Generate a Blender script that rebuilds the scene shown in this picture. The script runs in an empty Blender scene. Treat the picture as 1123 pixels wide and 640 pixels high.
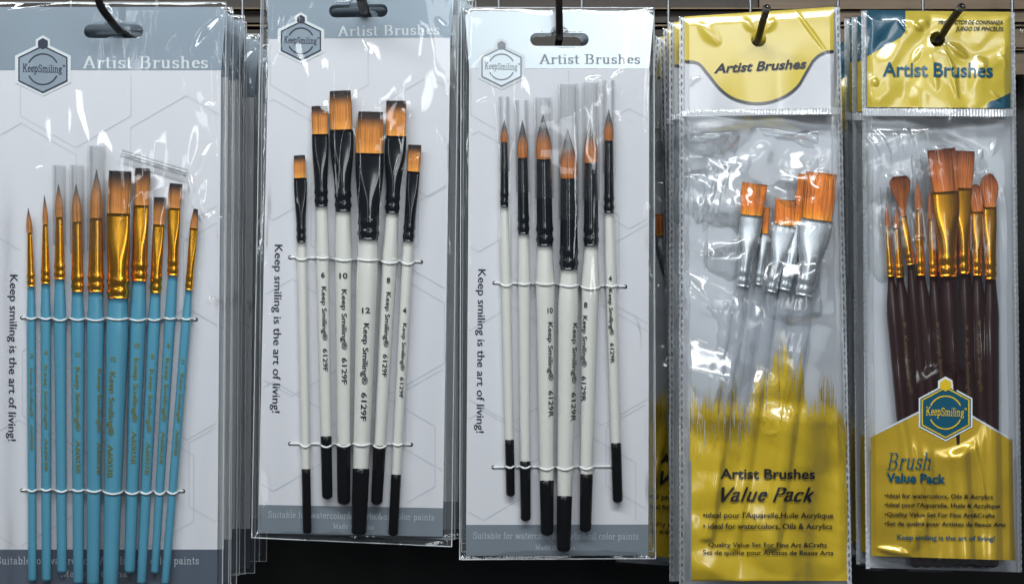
import bpy, math, random
import numpy as np
from mathutils import Vector
random.seed(7); RNG = np.random.RandomState(11)
SC = bpy.context.scene; COL = SC.collection
# ---------------------------------------------------------------- camera
S = 0.00045; D = 0.70; CX, CY = 561.5, 320.0          # metres per photo pixel in the plane y=0, camera distance
cam = bpy.data.cameras.new('camera'); camo = bpy.data.objects.new('camera', cam); COL.objects.link(camo)
camo.location = (0, -D, 0); camo.rotation_euler = (math.pi/2, 0, 0)
cam.sensor_width = 36; cam.lens = 36*D/(1123*S); cam.clip_start = 0.01; cam.clip_end = 50
SC.camera = camo
# ---------------------------------------------------------------- world, lamps, exposure
w = bpy.data.worlds.new('World'); SC.world = w; w.use_nodes = True
w.node_tree.nodes['Background'].inputs[0].default_value = (0.62, 0.72, 0.85, 1)
w.node_tree.nodes['Background'].inputs[1].default_value = 0.06
def lamp(name, loc, target, sx, sy, power, col=(0.94, 0.975, 1.0)):
    l = bpy.data.lights.new(name, 'AREA'); l.shape = 'RECTANGLE'; l.size = sx; l.size_y = sy; l.energy = power; l.color = col
    o = bpy.data.objects.new(name, l); COL.objects.link(o); o.location = loc
    o.rotation_euler = (Vector(target)-Vector(loc)).to_track_quat('-Z', 'Y').to_euler()
lamp('ceiling_tube_near', (-0.12, -0.62, 0.68), (0, 0, 0.08), 1.2, 0.10, 10)
lamp('header_glare_lamp', (0.11, -3.2, 0.77), (0, 0, 0), 0.62, 0.32, 4.2)  # added out of view so that it mirrors in the third header
lamp('bag_glint_lamp', (1.25, -2.6, 1.10), (0, 0, 0), 1.2, 0.12, 6)  # added out of view to raise glints on the bag folds
lamp('ceiling_tube_middle', (0.1, -1.5, 1.45), (0, 0, 0), 1.5, 0.12, 9)
lamp('streak_lamp_right', (0.55, -3.0, 0.62), (0, 0, 0), 0.12, 1.1, 6)  # added, with its left twin, for upright streaks on ferrules and handles
lamp('streak_lamp_left', (-0.95, -2.8, 0.60), (0, 0, 0), 0.08, 1.0, 2)  # added, dimmer partner for the ferrule streaks
lamp('ceiling_tube_side', (-1.3, -1.1, 0.75), (0, 0, 0.05), 0.9, 0.12, 5)
SC.view_settings.view_transform = 'Standard'; SC.view_settings.look = 'None'
SC.view_settings.exposure = 0.0; SC.view_settings.gamma = 1
SC.cycles.use_denoising = True
SC.cycles.max_bounces = 14; SC.cycles.transparent_max_bounces = 64; SC.cycles.glossy_bounces = 5
SC.cycles.diffuse_bounces = 3; SC.cycles.transmission_bounces = 6; SC.cycles.sample_clamp_indirect = 4
SC.cycles.caustics_reflective = False; SC.cycles.caustics_refractive = False

# ---------------------------------------------------------------- materials
def lin(r, g, b):
    f = lambda c: (c/255/12.92) if c/255 <= 0.04045 else ((c/255+0.055)/1.055)**2.4
    return (f(r), f(g), f(b), 1)
def newmat(name):
    m = bpy.data.materials.new(name); m.use_nodes = True
    return m, m.node_tree.nodes, m.node_tree.links
def noise(N, L, scale, vec=(1, 1, 1), detail=3, rough=0.5):
    tc = N.new('ShaderNodeTexCoord'); mp = N.new('ShaderNodeMapping'); mp.inputs['Scale'].default_value = vec
    n = N.new('ShaderNodeTexNoise'); n.inputs['Scale'].default_value = scale; n.inputs['Detail'].default_value = detail
    n.inputs['Roughness'].default_value = rough
    L.new(tc.outputs['Object'], mp.inputs['Vector']); L.new(mp.outputs['Vector'], n.inputs['Vector'])
    return n
def pbr(name, col, rough=0.5, metal=0.0, coat=0.0, vary=0.08, nscale=90, nvec=(1, 1, 1), bump=0.0, bscale=800, spec=0.5, rvary=0.0):
    m, N, L = newmat(name); p = N['Principled BSDF']
    if len(col) == 3: col = (*col, 1)
    p.inputs['Roughness'].default_value = rough; p.inputs['Metallic'].default_value = metal
    p.inputs['Coat Weight'].default_value = coat; p.inputs['Coat Roughness'].default_value = 0.06
    p.inputs['Specular IOR Level'].default_value = spec
    n = noise(N, L, nscale, nvec)
    mx = N.new('ShaderNodeMix'); mx.data_type = 'RGBA'
    mx.inputs['A'].default_value = tuple(c*(1-vary) for c in col[:3])+(1,)
    mx.inputs['B'].default_value = tuple(min(1, c*(1+vary)) for c in col[:3])+(1,)
    L.new(n.outputs['Fac'], mx.inputs['Factor']); L.new(mx.outputs['Result'], p.inputs['Base Color'])
    if rvary:
        r = N.new('ShaderNodeMapRange'); r.inputs['To Min'].default_value = rough-rvary; r.inputs['To Max'].default_value = rough+rvary
        L.new(n.outputs['Fac'], r.inputs['Value']); L.new(r.outputs['Result'], p.inputs['Roughness'])
    if bump:
        n2 = noise(N, L, bscale, (1, 1, 1)); b = N.new('ShaderNodeBump'); b.inputs['Strength'].default_value = bump; b.inputs['Distance'].default_value = 0.0004
        L.new(n2.outputs['Fac'], b.inputs['Height']); L.new(b.outputs['Normal'], p.inputs['Normal'])
    return m
def film(name, haze=0.03, rough=0.07, strength=1.7, tint=(0.97, 0.98, 0.98), bump=0.25, hazecol=(0.8, 0.84, 0.88), nscale=260):
    m, N, L = newmat(name); N.remove(N['Principled BSDF']); out = N['Material Output']
    tr = N.new('ShaderNodeBsdfTransparent'); tr.inputs[0].default_value = (*tint, 1)
    gl = N.new('ShaderNodeBsdfAnisotropic'); gl.inputs['Roughness'].default_value = rough; gl.distribution = 'BECKMANN'
    df = N.new('ShaderNodeBsdfDiffuse'); df.inputs[0].default_value = (*hazecol, 1)
    fr = N.new('ShaderNodeFresnel'); fr.inputs[0].default_value = 1.48
    mul = N.new('ShaderNodeMath'); mul.operation = 'MULTIPLY'; mul.use_clamp = True; mul.inputs[1].default_value = strength
    m1 = N.new('ShaderNodeMixShader'); m1.inputs[0].default_value = haze
    m2 = N.new('ShaderNodeMixShader')
    n2 = noise(N, L, nscale, (1, 1, 0.35), detail=2); b = N.new('ShaderNodeBump'); b.inputs['Strength'].default_value = bump; b.inputs['Distance'].default_value = 0.0006
    L.new(n2.outputs['Fac'], b.inputs['Height'])
    for nd in (gl, fr): L.new(b.outputs['Normal'], nd.inputs['Normal'])
    cap = N.new('ShaderNodeMath'); cap.operation = 'MINIMUM'; cap.inputs[1].default_value = 0.34
    L.new(fr.outputs[0], mul.inputs[0]); L.new(mul.outputs[0], cap.inputs[0]); L.new(cap.outputs[0], m2.inputs[0])
    L.new(tr.outputs[0], m1.inputs[1]); L.new(df.outputs[0], m1.inputs[2])
    L.new(m1.outputs[0], m2.inputs[1]); L.new(gl.outputs[0], m2.inputs[2]); L.new(m2.outputs[0], out.inputs[0])
    return m
def hairmat(name, root, mid, tip, t0, t1, rough=0.35):
    m, N, L = newmat(name); p = N['Principled BSDF']
    a = N.new('ShaderNodeAttribute'); a.attribute_name = 'along'; r = N.new('ShaderNodeAttribute'); r.attribute_name = 'strand'
    ad = N.new('ShaderNodeMath'); ad.operation = 'MULTIPLY_ADD'; ad.inputs[1].default_value = 0.16; ad.inputs[2].default_value = -0.08
    L.new(r.outputs['Fac'], ad.inputs[0]); s = N.new('ShaderNodeMath'); L.new(a.outputs['Fac'], s.inputs[0]); L.new(ad.outputs[0], s.inputs[1])
    cr = N.new('ShaderNodeValToRGB'); e = cr.color_ramp.elements
    e[0].position = 0.0; e[0].color = (*root, 1); e[1].position = t1; e[1].color = (*tip, 1)
    k = cr.color_ramp.elements.new(t0*0.5); k.color = (*mid, 1); k = cr.color_ramp.elements.new(t0); k.color = (*mid, 1)
    L.new(s.outputs[0], cr.inputs[0])
    mr = N.new('ShaderNodeMapRange'); mr.inputs['To Min'].default_value = 0.35; mr.inputs['To Max'].default_value = 1.7
    L.new(r.outputs['Fac'], mr.inputs['Value'])
    v = N.new('ShaderNodeMix'); v.data_type = 'RGBA'; v.blend_type = 'MULTIPLY'; v.inputs['Factor'].default_value = 1
    L.new(cr.outputs[0], v.inputs['A']); L.new(mr.outputs[0], v.inputs['B'])
    L.new(v.outputs['Result'], p.inputs['Base Color']); p.inputs['Roughness'].default_value = rough
    return m
M = {}
M['card'] = pbr('card_stock', (0.63, 0.632, 0.665), 0.55, vary=0.02, spec=0.3)
M['silver'] = pbr('silver_ink', (0.30, 0.36, 0.42), 0.30, metal=0.45, vary=0.05, nscale=30)
M['silver_glare'] = pbr('silver_ink_glare', (0.60, 0.66, 0.70), 0.30, metal=0.6, vary=0.04, nscale=30)  # same silver ink, third header's glare put into the base colour
M['slate'] = pbr('slate_ink', (0.085, 0.105, 0.14), 0.4, vary=0.05)
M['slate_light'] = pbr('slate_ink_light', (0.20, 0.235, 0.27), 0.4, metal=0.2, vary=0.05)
M['line'] = pbr('pattern_ink', (0.50, 0.52, 0.56), 0.55, vary=0.02)
M['ink'] = pbr('black_ink', (0.012, 0.014, 0.022), 0.45, vary=0.1)
M['navy'] = pbr('navy_ink', (0.015, 0.022, 0.045), 0.45, vary=0.1)
M['glare_greyink'] = pbr('glare_grey_ink', (0.22, 0.24, 0.26), 0.5, vary=0.05)  # header glare painted in: greys the third card's header text and emblem lines
M['whiteink'] = pbr('white_ink', (0.62, 0.66, 0.68), 0.6, vary=0.03)
M['softwhite'] = pbr('pale_ink', (0.42, 0.46, 0.50), 0.6, vary=0.03)
M['goldink'] = pbr('gold_ink', (0.22, 0.24, 0.06), 0.35, metal=0.3, vary=0.2, nscale=2500)
M['dimgold'] = pbr('worn_gold_ink', (0.16, 0.09, 0.03), 0.35, metal=0.5, vary=0.3, nscale=2500)
M['tealink'] = pbr('teal_ink', (0.0, 0.072, 0.125), 0.35, vary=0.06)
M['yellow'] = pbr('yellow_ink', (0.64, 0.44, 0.012), 0.34, vary=0.06, nscale=40)
M['yellow_header'] = pbr('yellow_header_ink', (0.66, 0.50, 0.045), 0.34, vary=0.05, nscale=40)
M['gold_film'] = pbr('gold_print', (0.70, 0.46, 0.022), 0.28, metal=0.35, vary=0.08, nscale=30)
M['pearl'] = pbr('pearl_film', (0.56, 0.585, 0.63), 0.42, vary=0.05, nscale=35)
M['blue'] = pbr('blue_lacquer', (0.085, 0.29, 0.41), 0.28, coat=0.5, vary=0.06, nvec=(1, 1, 0.1))
M['white'] = pbr('white_lacquer', (0.66, 0.655, 0.61), 0.3, coat=0.35, vary=0.03, nvec=(1, 1, 0.1))
M['black'] = pbr('black_lacquer', (0.003, 0.003, 0.004), 0.22, vary=0.1, spec=0.25)
M['maroon'] = pbr('maroon_lacquer', (0.022, 0.0026, 0.0022), 0.30, coat=0.12, vary=0.3, nvec=(1, 1, 0.1))
M['clearhandle'] = pbr('frosted_handle', (0.58, 0.61, 0.66), 0.15, coat=0.5, vary=0.05, nvec=(1, 1, 0.1))
def frosted(name, col, see):
    m = pbr(name, col, 0.18, coat=0.5, vary=0.05, nvec=(1, 1, 0.1)); N, L = m.node_tree.nodes, m.node_tree.links
    t = N.new('ShaderNodeBsdfTransparent'); t.inputs[0].default_value = (.96, .97, .98, 1); x = N.new('ShaderNodeMixShader'); x.inputs[0].default_value = see
    L.new(N['Principled BSDF'].outputs[0], x.inputs[1]); L.new(t.outputs[0], x.inputs[2]); L.new(x.outputs[0], N['Material Output'].inputs[0]); return m
M['clearhandle'] = frosted('frosted_clear_handle', (0.60, 0.63, 0.68), 0.72)
M['gold'] = pbr('gold_metal', (0.95, 0.43, 0.035), 0.23, metal=0.95, vary=0.15, nscale=400, nvec=(1, 1, 0.15), rvary=0.05)
M['blackmetal'] = pbr('black_metal', (0.005, 0.007, 0.010), 0.15, metal=0.0, coat=0.5, vary=0.2, nscale=300)
M['silvermetal'] = pbr('silver_metal', (0.62, 0.66, 0.70), 0.27, metal=0.72, vary=0.1, nscale=400, nvec=(1, 1, 0.15), rvary=0.05)
M['cord'] = pbr('elastic_cord', (0.74, 0.75, 0.74), 0.6, vary=0.05, bump=0.4, bscale=2500)
M['hook'] = pbr('dark_wire', (0.035, 0.030, 0.028), 0.32, metal=0.7, vary=0.3, nscale=200)
M['hooktip'] = pbr('cut_steel', (0.5, 0.48, 0.46), 0.3, metal=1, vary=0.2)
M['wire'] = pbr('grid_wire', (0.30, 0.32, 0.34), 0.3, metal=0.9, vary=0.2, nscale=60)
M['dark'] = pbr('dark_panel', (0.006, 0.005, 0.005), 0.6, vary=0.4, nscale=20, nvec=(1, 1, 0.2))
M['wood'] = pbr('brown_wood', (0.032, 0.024, 0.016), 0.55, vary=0.55, nscale=60, nvec=(0.25, 1, 5), bump=0.3, bscale=300)
M['wood_lit'] = pbr('brown_wood_lit', (0.15, 0.105, 0.066), 0.55, vary=0.4, nscale=60, nvec=(0.25, 1, 5), bump=0.3, bscale=300)  # lighter copy of the wood, brighter light put into the colour
M['rail'] = pbr('brass_rail', (0.16, 0.115, 0.065), 0.4, metal=0.5, vary=0.3, nscale=60)
M['film'] = film('clear_sleeve', haze=0.004, strength=0.85, bump=0.05)
M['film_back'] = film('clear_sleeve_back', haze=0.05, bump=0.3)
M['bag'] = film('crinkled_bag', haze=0.014, rough=0.20, strength=1.75, bump=0.04, nscale=180)
M['seam'] = film('white_seam', haze=0.50, rough=0.22, strength=2.5, bump=0.6, nscale=900)
M['tube'] = film('bristle_tube', haze=0.012, rough=0.08, strength=0.9, tint=(0.975, 0.98, 0.98), bump=0.0)
M['hair_brown'] = hairmat('brown_bristles', (0.46, 0.18, 0.03), (0.32, 0.12, 0.022), (0.016, 0.010, 0.012), 0.50, 0.90)
M['hair_amber'] = hairmat('amber_bristles', (0.58, 0.24, 0.03), (0.40, 0.145, 0.018), (0.014, 0.007, 0.006), 0.64, 0.88)
M['hair_tan'] = hairmat('tan_bristles', (0.38, 0.12, 0.018), (0.32, 0.10, 0.016), (0.010, 0.009, 0.012), 0.34, 0.68)
M['hair_orange'] = hairmat('orange_bristles', (0.72, 0.28, 0.01), (0.60, 0.16, 0.008), (0.62, 0.20, 0.015), 0.6, 0.97)
M['hair_rust'] = hairmat('rust_bristles', (0.46, 0.13, 0.014), (0.36, 0.095, 0.014), (0.16, 0.038, 0.010), 0.6, 0.97)

# ---------------------------------------------------------------- geometry helpers
def P(px, py, y):
    k = S*(D+y)/D
    return ((px-CX)*k, y, (CY-py)*k)
def mesh_obj(name, verts, faces, mats, root=None, smooth=False, midx=None, attrs=None):
    me = bpy.data.meshes.new(name)
    off = np.array(root.location) if root else np.zeros(3)
    v = np.asarray(verts, dtype=float)-off
    me.from_pydata(v.tolist(), [], [tuple(int(i) for i in f) for f in faces])
    if not isinstance(mats, (list, tuple)): mats = [mats]
    for m in mats: me.materials.append(m)
    if midx is not None: me.polygons.foreach_set('material_index', midx)
    if smooth: me.polygons.foreach_set('use_smooth', [True]*len(me.polygons))
    if attrs:
        for k, a in attrs.items():
            at = me.attributes.new(k, 'FLOAT', 'POINT'); at.data.foreach_set('value', np.asarray(a, dtype=np.float32))
    me.update()
    o = bpy.data.objects.new(name, me); COL.objects.link(o)
    if root: o.parent = root
    return o
def sub(o, parent):
    """hang a mesh (built relative to the thing's root) one level deeper, below a part of the same thing"""
    o.parent = parent; return o
def empty(name, loc, label, cat, group=None):
    o = bpy.data.objects.new(name, None); COL.objects.link(o); o.location = loc; o.empty_display_size = 0.02
    o['label'] = label; o['category'] = cat
    if group: o['group'] = group
    return o
def tag(o, label, cat, group=None):
    o['label'] = label; o['category'] = cat
    if group: o['group'] = group
    return o
def structure(o): o['kind'] = 'structure'; return o
def ss(x): x = np.clip(x, 0, 1); return x*x*(3-2*x)
def vnoise(X, Y, sx, sy, seed):
    r = np.random.RandomState(seed); G = r.rand(64, 64)*2-1
    u = X/sx+13.7; v = Y/sy+7.3; i = np.floor(u).astype(int); j = np.floor(v).astype(int); fu = ss(u-i); fv = ss(v-j)
    a = G[i % 64, j % 64]; b = G[(i+1) % 64, j % 64]; c = G[i % 64, (j+1) % 64]; d = G[(i+1) % 64, (j+1) % 64]
    return (a*(1-fu)+b*fu)*(1-fv)+(c*(1-fu)+d*fu)*fv
class Pack:
    """plane in which a card hangs: y0 depth, tilt = how far the top leans back per metre of height"""
    def __init__(s, y0, tilt=0.0): s.y0 = y0; s.tilt = tilt
    def pl(s, px, py):
        q = s.tilt*(CY-py)*S; return (s.y0+q)/(1-q/D)
    def surf(s, d): return lambda px, py: s.pl(px, py)-d
def poly_plate(name, outer, holes, yf, thick, mat, root, printed=None):
    """flat printed piece cut to an outline (photo pixels), with holes, real thickness"""
    import mathutils.geometry as mg
    loops = [[Vector((p[0], p[1], 0)) for p in outer]]+[[Vector((p[0], p[1], 0)) for p in h] for h in holes]
    tris = mg.tessellate_polygon(loops); pts = [p for l in loops for p in l]
    n = len(pts); V = [P(p.x, p.y, yf(p.x, p.y)) for p in pts]; F = [tuple(t) for t in tris]
    if thick:
        V += [P(p.x, p.y, yf(p.x, p.y)+thick) for p in pts]; F += [tuple(i+n for i in reversed(t)) for t in tris]
        k = 0
        for l in loops:
            m = len(l)
            for i in range(m): a, b = k+i, k+(i+1) % m; F.append((a, b, b+n, a+n))
            k += m
    if printed and printed[0]:   # surface pattern printed on the same piece
        n0 = len(F); V, F = join([(V, F), join(printed[0])]); return mesh_obj(name, V, F, [mat, printed[1]], root, midx=[0]*n0+[1]*(len(F)-n0))
    return mesh_obj(name, V, F, mat, root)
def capsule(cx, cy, L, r, ang=0, n=10, bump=None):
    pts = []
    for s, a0 in ((1, -90), (-1, 90)):
        for i in range(n+1):
            a = math.radians(a0+180*i/n); pts.append((s*L+r*math.cos(a), r*math.sin(a)))
        if bump and s == -1:
            for i in range(7):
                a = math.radians(180+180*i/6); pts.append((bump*math.cos(a), -r+bump*0.8*math.sin(a)))
    c, s_ = math.cos(ang), math.sin(ang)
    return [(cx+x*c-y*s_, cy+x*s_+y*c) for x, y in pts]
def circle(cx, cy, r, n=28): return [(cx+r*math.cos(2*math.pi*i/n), cy+r*math.sin(2*math.pi*i/n)) for i in range(n)]
def rrect(tl, tr, br, bl, r=6):
    c = [np.array(p, float) for p in (tl, tr, br, bl)]; out = []
    for i in range(4):
        p, a, b = c[i], c[i-1], c[(i+1) % 4]
        d1 = (a-p)/np.linalg.norm(a-p); d2 = (b-p)/np.linalg.norm(b-p)
        for t in np.linspace(0, 1, 6):
            out.append(tuple(p+d1*r*(1-t)**2+d2*r*t**2))
    return out
def band_strip(pts, wpx, yf, close=False):
    """flat ribbon along a polyline"""
    V, F = [], []; n = len(pts)
    for i, p in enumerate(pts):
        a = np.array(pts[i-1] if (i > 0 or close) else pts[i], float); b = np.array(pts[(i+1) % n] if (i < n-1 or close) else pts[i], float)
        d = b-a; L = np.hypot(*d) or 1; nrm = np.array([-d[1], d[0]])/L*wpx/2
        for s in (1, -1):
            q = np.array(p)+nrm*s; V.append(P(q[0], q[1], yf(q[0], q[1])))
        if i or close: j = (i-1) % n; F.append((2*j, 2*i, 2*i+1, 2*j+1))
    return V, F
def join(parts):
    V, F = [], []
    for v, f in parts:
        k = len(V); V += list(v); F += [tuple(i+k for i in q) for q in f]
    return V, F
def loft(rings, yc, n=20, cap=True):
    """rings: (cx, cy, halfwidth px, halfdepth px, squareness); yc(px,py) = depth of the axis"""
    V, F = [], []
    for k, (cx, cy, hw, hd, q) in enumerate(rings):
        a = rings[max(k-1, 0)]; b = rings[min(k+1, len(rings)-1)]
        dx, dy = b[0]-a[0], b[1]-a[1]; L = math.hypot(dx, dy) or 1; nx, ny = -dy/L, dx/L
        y0 = yc(cx, cy)
        for i in range(n):
            t = 2*math.pi*i/n; c, s = math.cos(t), math.sin(t); e = 2.0/q
            u = math.copysign(abs(c)**e, c)*hw; v = math.copysign(abs(s)**e, s)*hd
            V.append(P(cx+nx*u, cy+ny*u, y0-v*S))
        if k:
            for i in range(n):
                j = (i+1) % n; F.append(((k-1)*n+i, (k-1)*n+j, k*n+j, k*n+i))
    if cap: F.append(tuple(range(n))); F.append(tuple(reversed(range((len(rings)-1)*n, len(rings)*n))))
    return V, F
def tube3(pts, r, n=10):
    """round tube through world points"""
    V, F = [], []; pts = [Vector(p) for p in pts]; up = Vector((0.13, 0.31, 0.94))
    for k, p in enumerate(pts):
        d = (pts[min(k+1, len(pts)-1)]-pts[max(k-1, 0)]).normalized(); a = d.cross(up)
        if a.length < 1e-3: a = d.cross(Vector((1, 0, 0)))
        a.normalize(); b = d.cross(a); rr = r[k] if isinstance(r, (list, tuple)) else r
        for i in range(n):
            t = 2*math.pi*i/n; V.append(tuple(p+a*math.cos(t)*rr+b*math.sin(t)*rr))
        if k:
            for i in range(n): j = (i+1) % n; F.append(((k-1)*n+i, (k-1)*n+j, k*n+j, k*n+i))
    F.append(tuple(range(n))); F.append(tuple(reversed(range((len(pts)-1)*n, len(pts)*n))))
    return V, F

# ---------------------------------------------------------------- lettering
def bfont(body, bold=0.0, shear=0.0, space=1.0):
    c = bpy.data.curves.new('t', 'FONT'); c.body = body; c.size = 1; c.offset = bold; c.shear = shear; c.space_character = space; c.resolution_u = 3
    o = bpy.data.objects.new('t', c); me = bpy.data.meshes.new_from_object(o)
    V = [(v.co.x, v.co.y) for v in me.vertices]; F = [tuple(p.vertices) for p in me.polygons]
    bpy.data.objects.remove(o); bpy.data.curves.remove(c); bpy.data.meshes.remove(me)
    return V, F
def arc(cx, cy, rx, ry, a0, a1, n=9):
    return [(cx+rx*math.cos(math.radians(a0+(a1-a0)*i/n)), cy+ry*math.sin(math.radians(a0+(a1-a0)*i/n))) for i in range(n+1)]
X = 0.46; K = 0.70
def ser(x, y, w=0.13): return [(x-w, y), (x+w, y)]
# glyph: (advance, strokes, serifs)
G = {
 'A': (.74, [[(.10, 0), (.37, K), (.62, 0)], [(.18, .22), (.55, .22)]], [ser(.10, 0, .1), ser(.62, 0, .12)]),
 'B': (.70, [[(.17, 0), (.17, K)], [(.17, K), (.36, K)]+arc(.36, .535, .17, .165, 90, -90)+[(.17, .37)], [(.36, .37)]+arc(.38, .185, .19, .185, 90, -90)+[(.17, 0)]], [ser(.13, 0, .1), ser(.13, K, .1)]),
 'S': (.60, [arc(.30, .53, .18, .17, 20, 270)+arc(.30, .18, .20, .18, 90, -160)], [[(.50, .50), (.50, .68)], [(.08, .04), (.08, .22)]]),
 'M': (.95, [[(.17, 0), (.17, K)], [(.17, K), (.46, .04)], [(.46, .04), (.76, K)], [(.76, K), (.76, 0)]], [ser(.17, 0, .1), ser(.76, 0, .12), ser(.13, K, .1), ser(.78, K, .1)]),
 'C': (.70, [arc(.38, .35, .27, .35, 40, 320, 14)], [[(.62, .50), (.62, .70)]]),
 'K': (.74, [[(.17, 0), (.17, K)], [(.20, .28), (.58, K)], [(.32, .40), (.62, 0)]], [ser(.17, 0, .11), ser(.17, K, .11), ser(.60, 0, .11), ser(.58, K, .1)]),
 'V': (.66, [[(.08, K), (.32, 0), (.60, K)]], [ser(.08, K, .1), ser(.58, K, .1)]),
 'P': (.62, [[(.17, 0), (.17, K)], [(.17, K), (.34, K)]+arc(.34, .53, .19, .17, 90, -90)+[(.17, .36)]], [ser(.17, 0, .12), ser(.13, K, .1)]),
 'a': (.50, [arc(.22, .34, .13, .12, 165, 40)+[(.35, .06), (.46, .02)], arc(.22, .13, .13, .13, 60, 300)+[(.35, .08)]], []),
 'b': (.54, [[(.13, K), (.13, 0)], arc(.29, .23, .16, .23, 150, -150)], [[(.02, K), (.13, K)]]),
 'c': (.46, [arc(.25, .23, .17, .23, 45, 320)], []),
 'd': (.56, [[(.40, K), (.40, 0)], arc(.24, .23, .16, .23, 30, 330)], [[(.29, K), (.40, K)], [(.40, 0), (.50, 0)]]),
 'e': (.47, [[(.09, .26), (.40, .26)]+arc(.25, .24, .155, .22, 5, 320)], []),
 'f': (.32, [[(.15, 0), (.15, .56)]+arc(.26, .56, .11, .14, 180, 60, 5), [(.04, X), (.28, X)]], [ser(.15, 0, .1)]),
 'g': (.50, [arc(.23, .31, .14, .15, 0, 360), [(.16, .17), (.12, .08), (.34, .03)]+arc(.24, -.08, .17, .11, 40, -220)], [[(.36, .42), (.46, .44)]]),
 'h': (.58, [[(.14, 0), (.14, K)], [(.14, .34)]+arc(.28, .31, .14, .15, 150, 0, 6)+[(.42, 0)]], [[(.03, K), (.14, K)], ser(.14, 0, .1), ser(.43, 0, .1)]),
 'i': (.30, [[(.15, 0), (.15, X)], [(.15, .64), (.15, .67)]], [[(.04, X), (.15, X)], ser(.15, 0, .1)]),
 'k': (.54, [[(.14, 0), (.14, K)], [(.16, .17), (.40, X)], [(.24, .26), (.44, 0)]], [[(.03, K), (.14, K)], ser(.14, 0, .09), ser(.43, 0, .08), ser(.40, X, .08)]),
 'l': (.29, [[(.15, 0), (.15, K)]], [[(.04, K), (.15, K)], ser(.15, 0, .1)]),
 'm': (.86, [[(.14, 0), (.14, X)], [(.14, .34)]+arc(.27, .31, .14, .15, 150, 0, 6)+[(.42, 0)], [(.42, .34)]+arc(.56, .31, .14, .15, 150, 0, 6)+[(.70, 0)]], [[(.03, X), (.14, X)], ser(.14, 0, .1), ser(.42, 0, .09), ser(.71, 0, .1)]),
 'n': (.58, [[(.14, 0), (.14, X)], [(.14, .34)]+arc(.28, .31, .14, .15, 150, 0, 6)+[(.42, 0)]], [[(.03, X), (.14, X)], ser(.14, 0, .1), ser(.43, 0, .1)]),
 'o': (.50, [arc(.25, .23, .17, .23, 0, 360, 16)], []),
 'p': (.54, [[(.13, -.22), (.13, X)], arc(.29, .23, .16, .23, 150, -150)], [[(.02, X), (.13, X)], ser(.13, -.22, .1)]),
 'r': (.42, [[(.14, 0), (.14, X)], [(.14, .30)]+arc(.28, .33, .12, .12, 160, 50, 5)], [[(.03, X), (.14, X)], ser(.14, 0, .11), [(.34, .40), (.38, .36)]]),
 's': (.42, [arc(.21, .345, .12, .11, 30, 270, 8)+arc(.21, .12, .13, .115, 90, -160, 8)], [[(.35, .34), (.35, .44)], [(.06, .03), (.06, .14)]]),
 't': (.34, [[(.15, .62), (.15, .10)]+arc(.24, .10, .09, .09, 180, 300, 5), [(.03, X), (.28, X)]], []),
 'u': (.58, [[(.14, X), (.14, .14)]+arc(.27, .14, .13, .13, 180, 330, 6), [(.42, X), (.42, 0)]], [[(.03, X), (.14, X)], [(.31, X), (.42, X)], [(.42, 0), (.53, 0)]]),
 'w': (.74, [[(.06, X), (.20, 0), (.36, X), (.50, 0), (.66, X)]], [ser(.07, X, .07), ser(.66, X, .07)]),
 'y': (.54, [[(.08, X), (.26, 0)], [(.46, X), (.26, 0), (.16, -.2), (.06, -.2)]], [ser(.08, X, .08), ser(.46, X, .07)]),
 '&': (.74, [[(.62, .34), (.50, .08), (.30, 0), (.12, .08), (.10, .22), (.38, .48), (.38, .62), (.28, .70), (.18, .60), (.24, .42), (.62, 0)]], []),
 ' ': (.30, [], [])}
def nibtext(body, pen=(.10, .030), shear=0.0, serifs=True, gap=0.0, wob=0.0):
    V, F = [], []; x = 0; r = random.Random(3)
    for ch in body:
        adv, st, sf = G[ch]; dy = r.uniform(-wob, wob)
        for kind, ls in ((0, st), (1, sf if serifs else [])):
            pw, ph = pen if kind == 0 else (pen[1]*1.2, pen[1])
            for l in ls:
                for a, b in zip(l[:-1], l[1:]):
                    pts = [(p[0]+sx*pw/2, p[1]+sy*ph/2) for p in (a, b) for sx, sy in ((-1, -1), (1, -1), (1, 1), (-1, 1))]
                    c = sorted(set(pts)); h = []
                    for seq in (c, c[::-1]):
                        k0 = len(h)
                        for p in seq:
                            while len(h)-k0 >= 2 and (h[-1][0]-h[-2][0])*(p[1]-h[-2][1])-(h[-1][1]-h[-2][1])*(p[0]-h[-2][0]) <= 0: h.pop()
                            h.append(p)
                        h.pop()
                    k = len(V); V += [(x+p[0]+shear*p[1], p[1]+dy) for p in h]; F.append(tuple(range(k, k+len(h))))
        x += adv+gap
    return V, F
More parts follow.
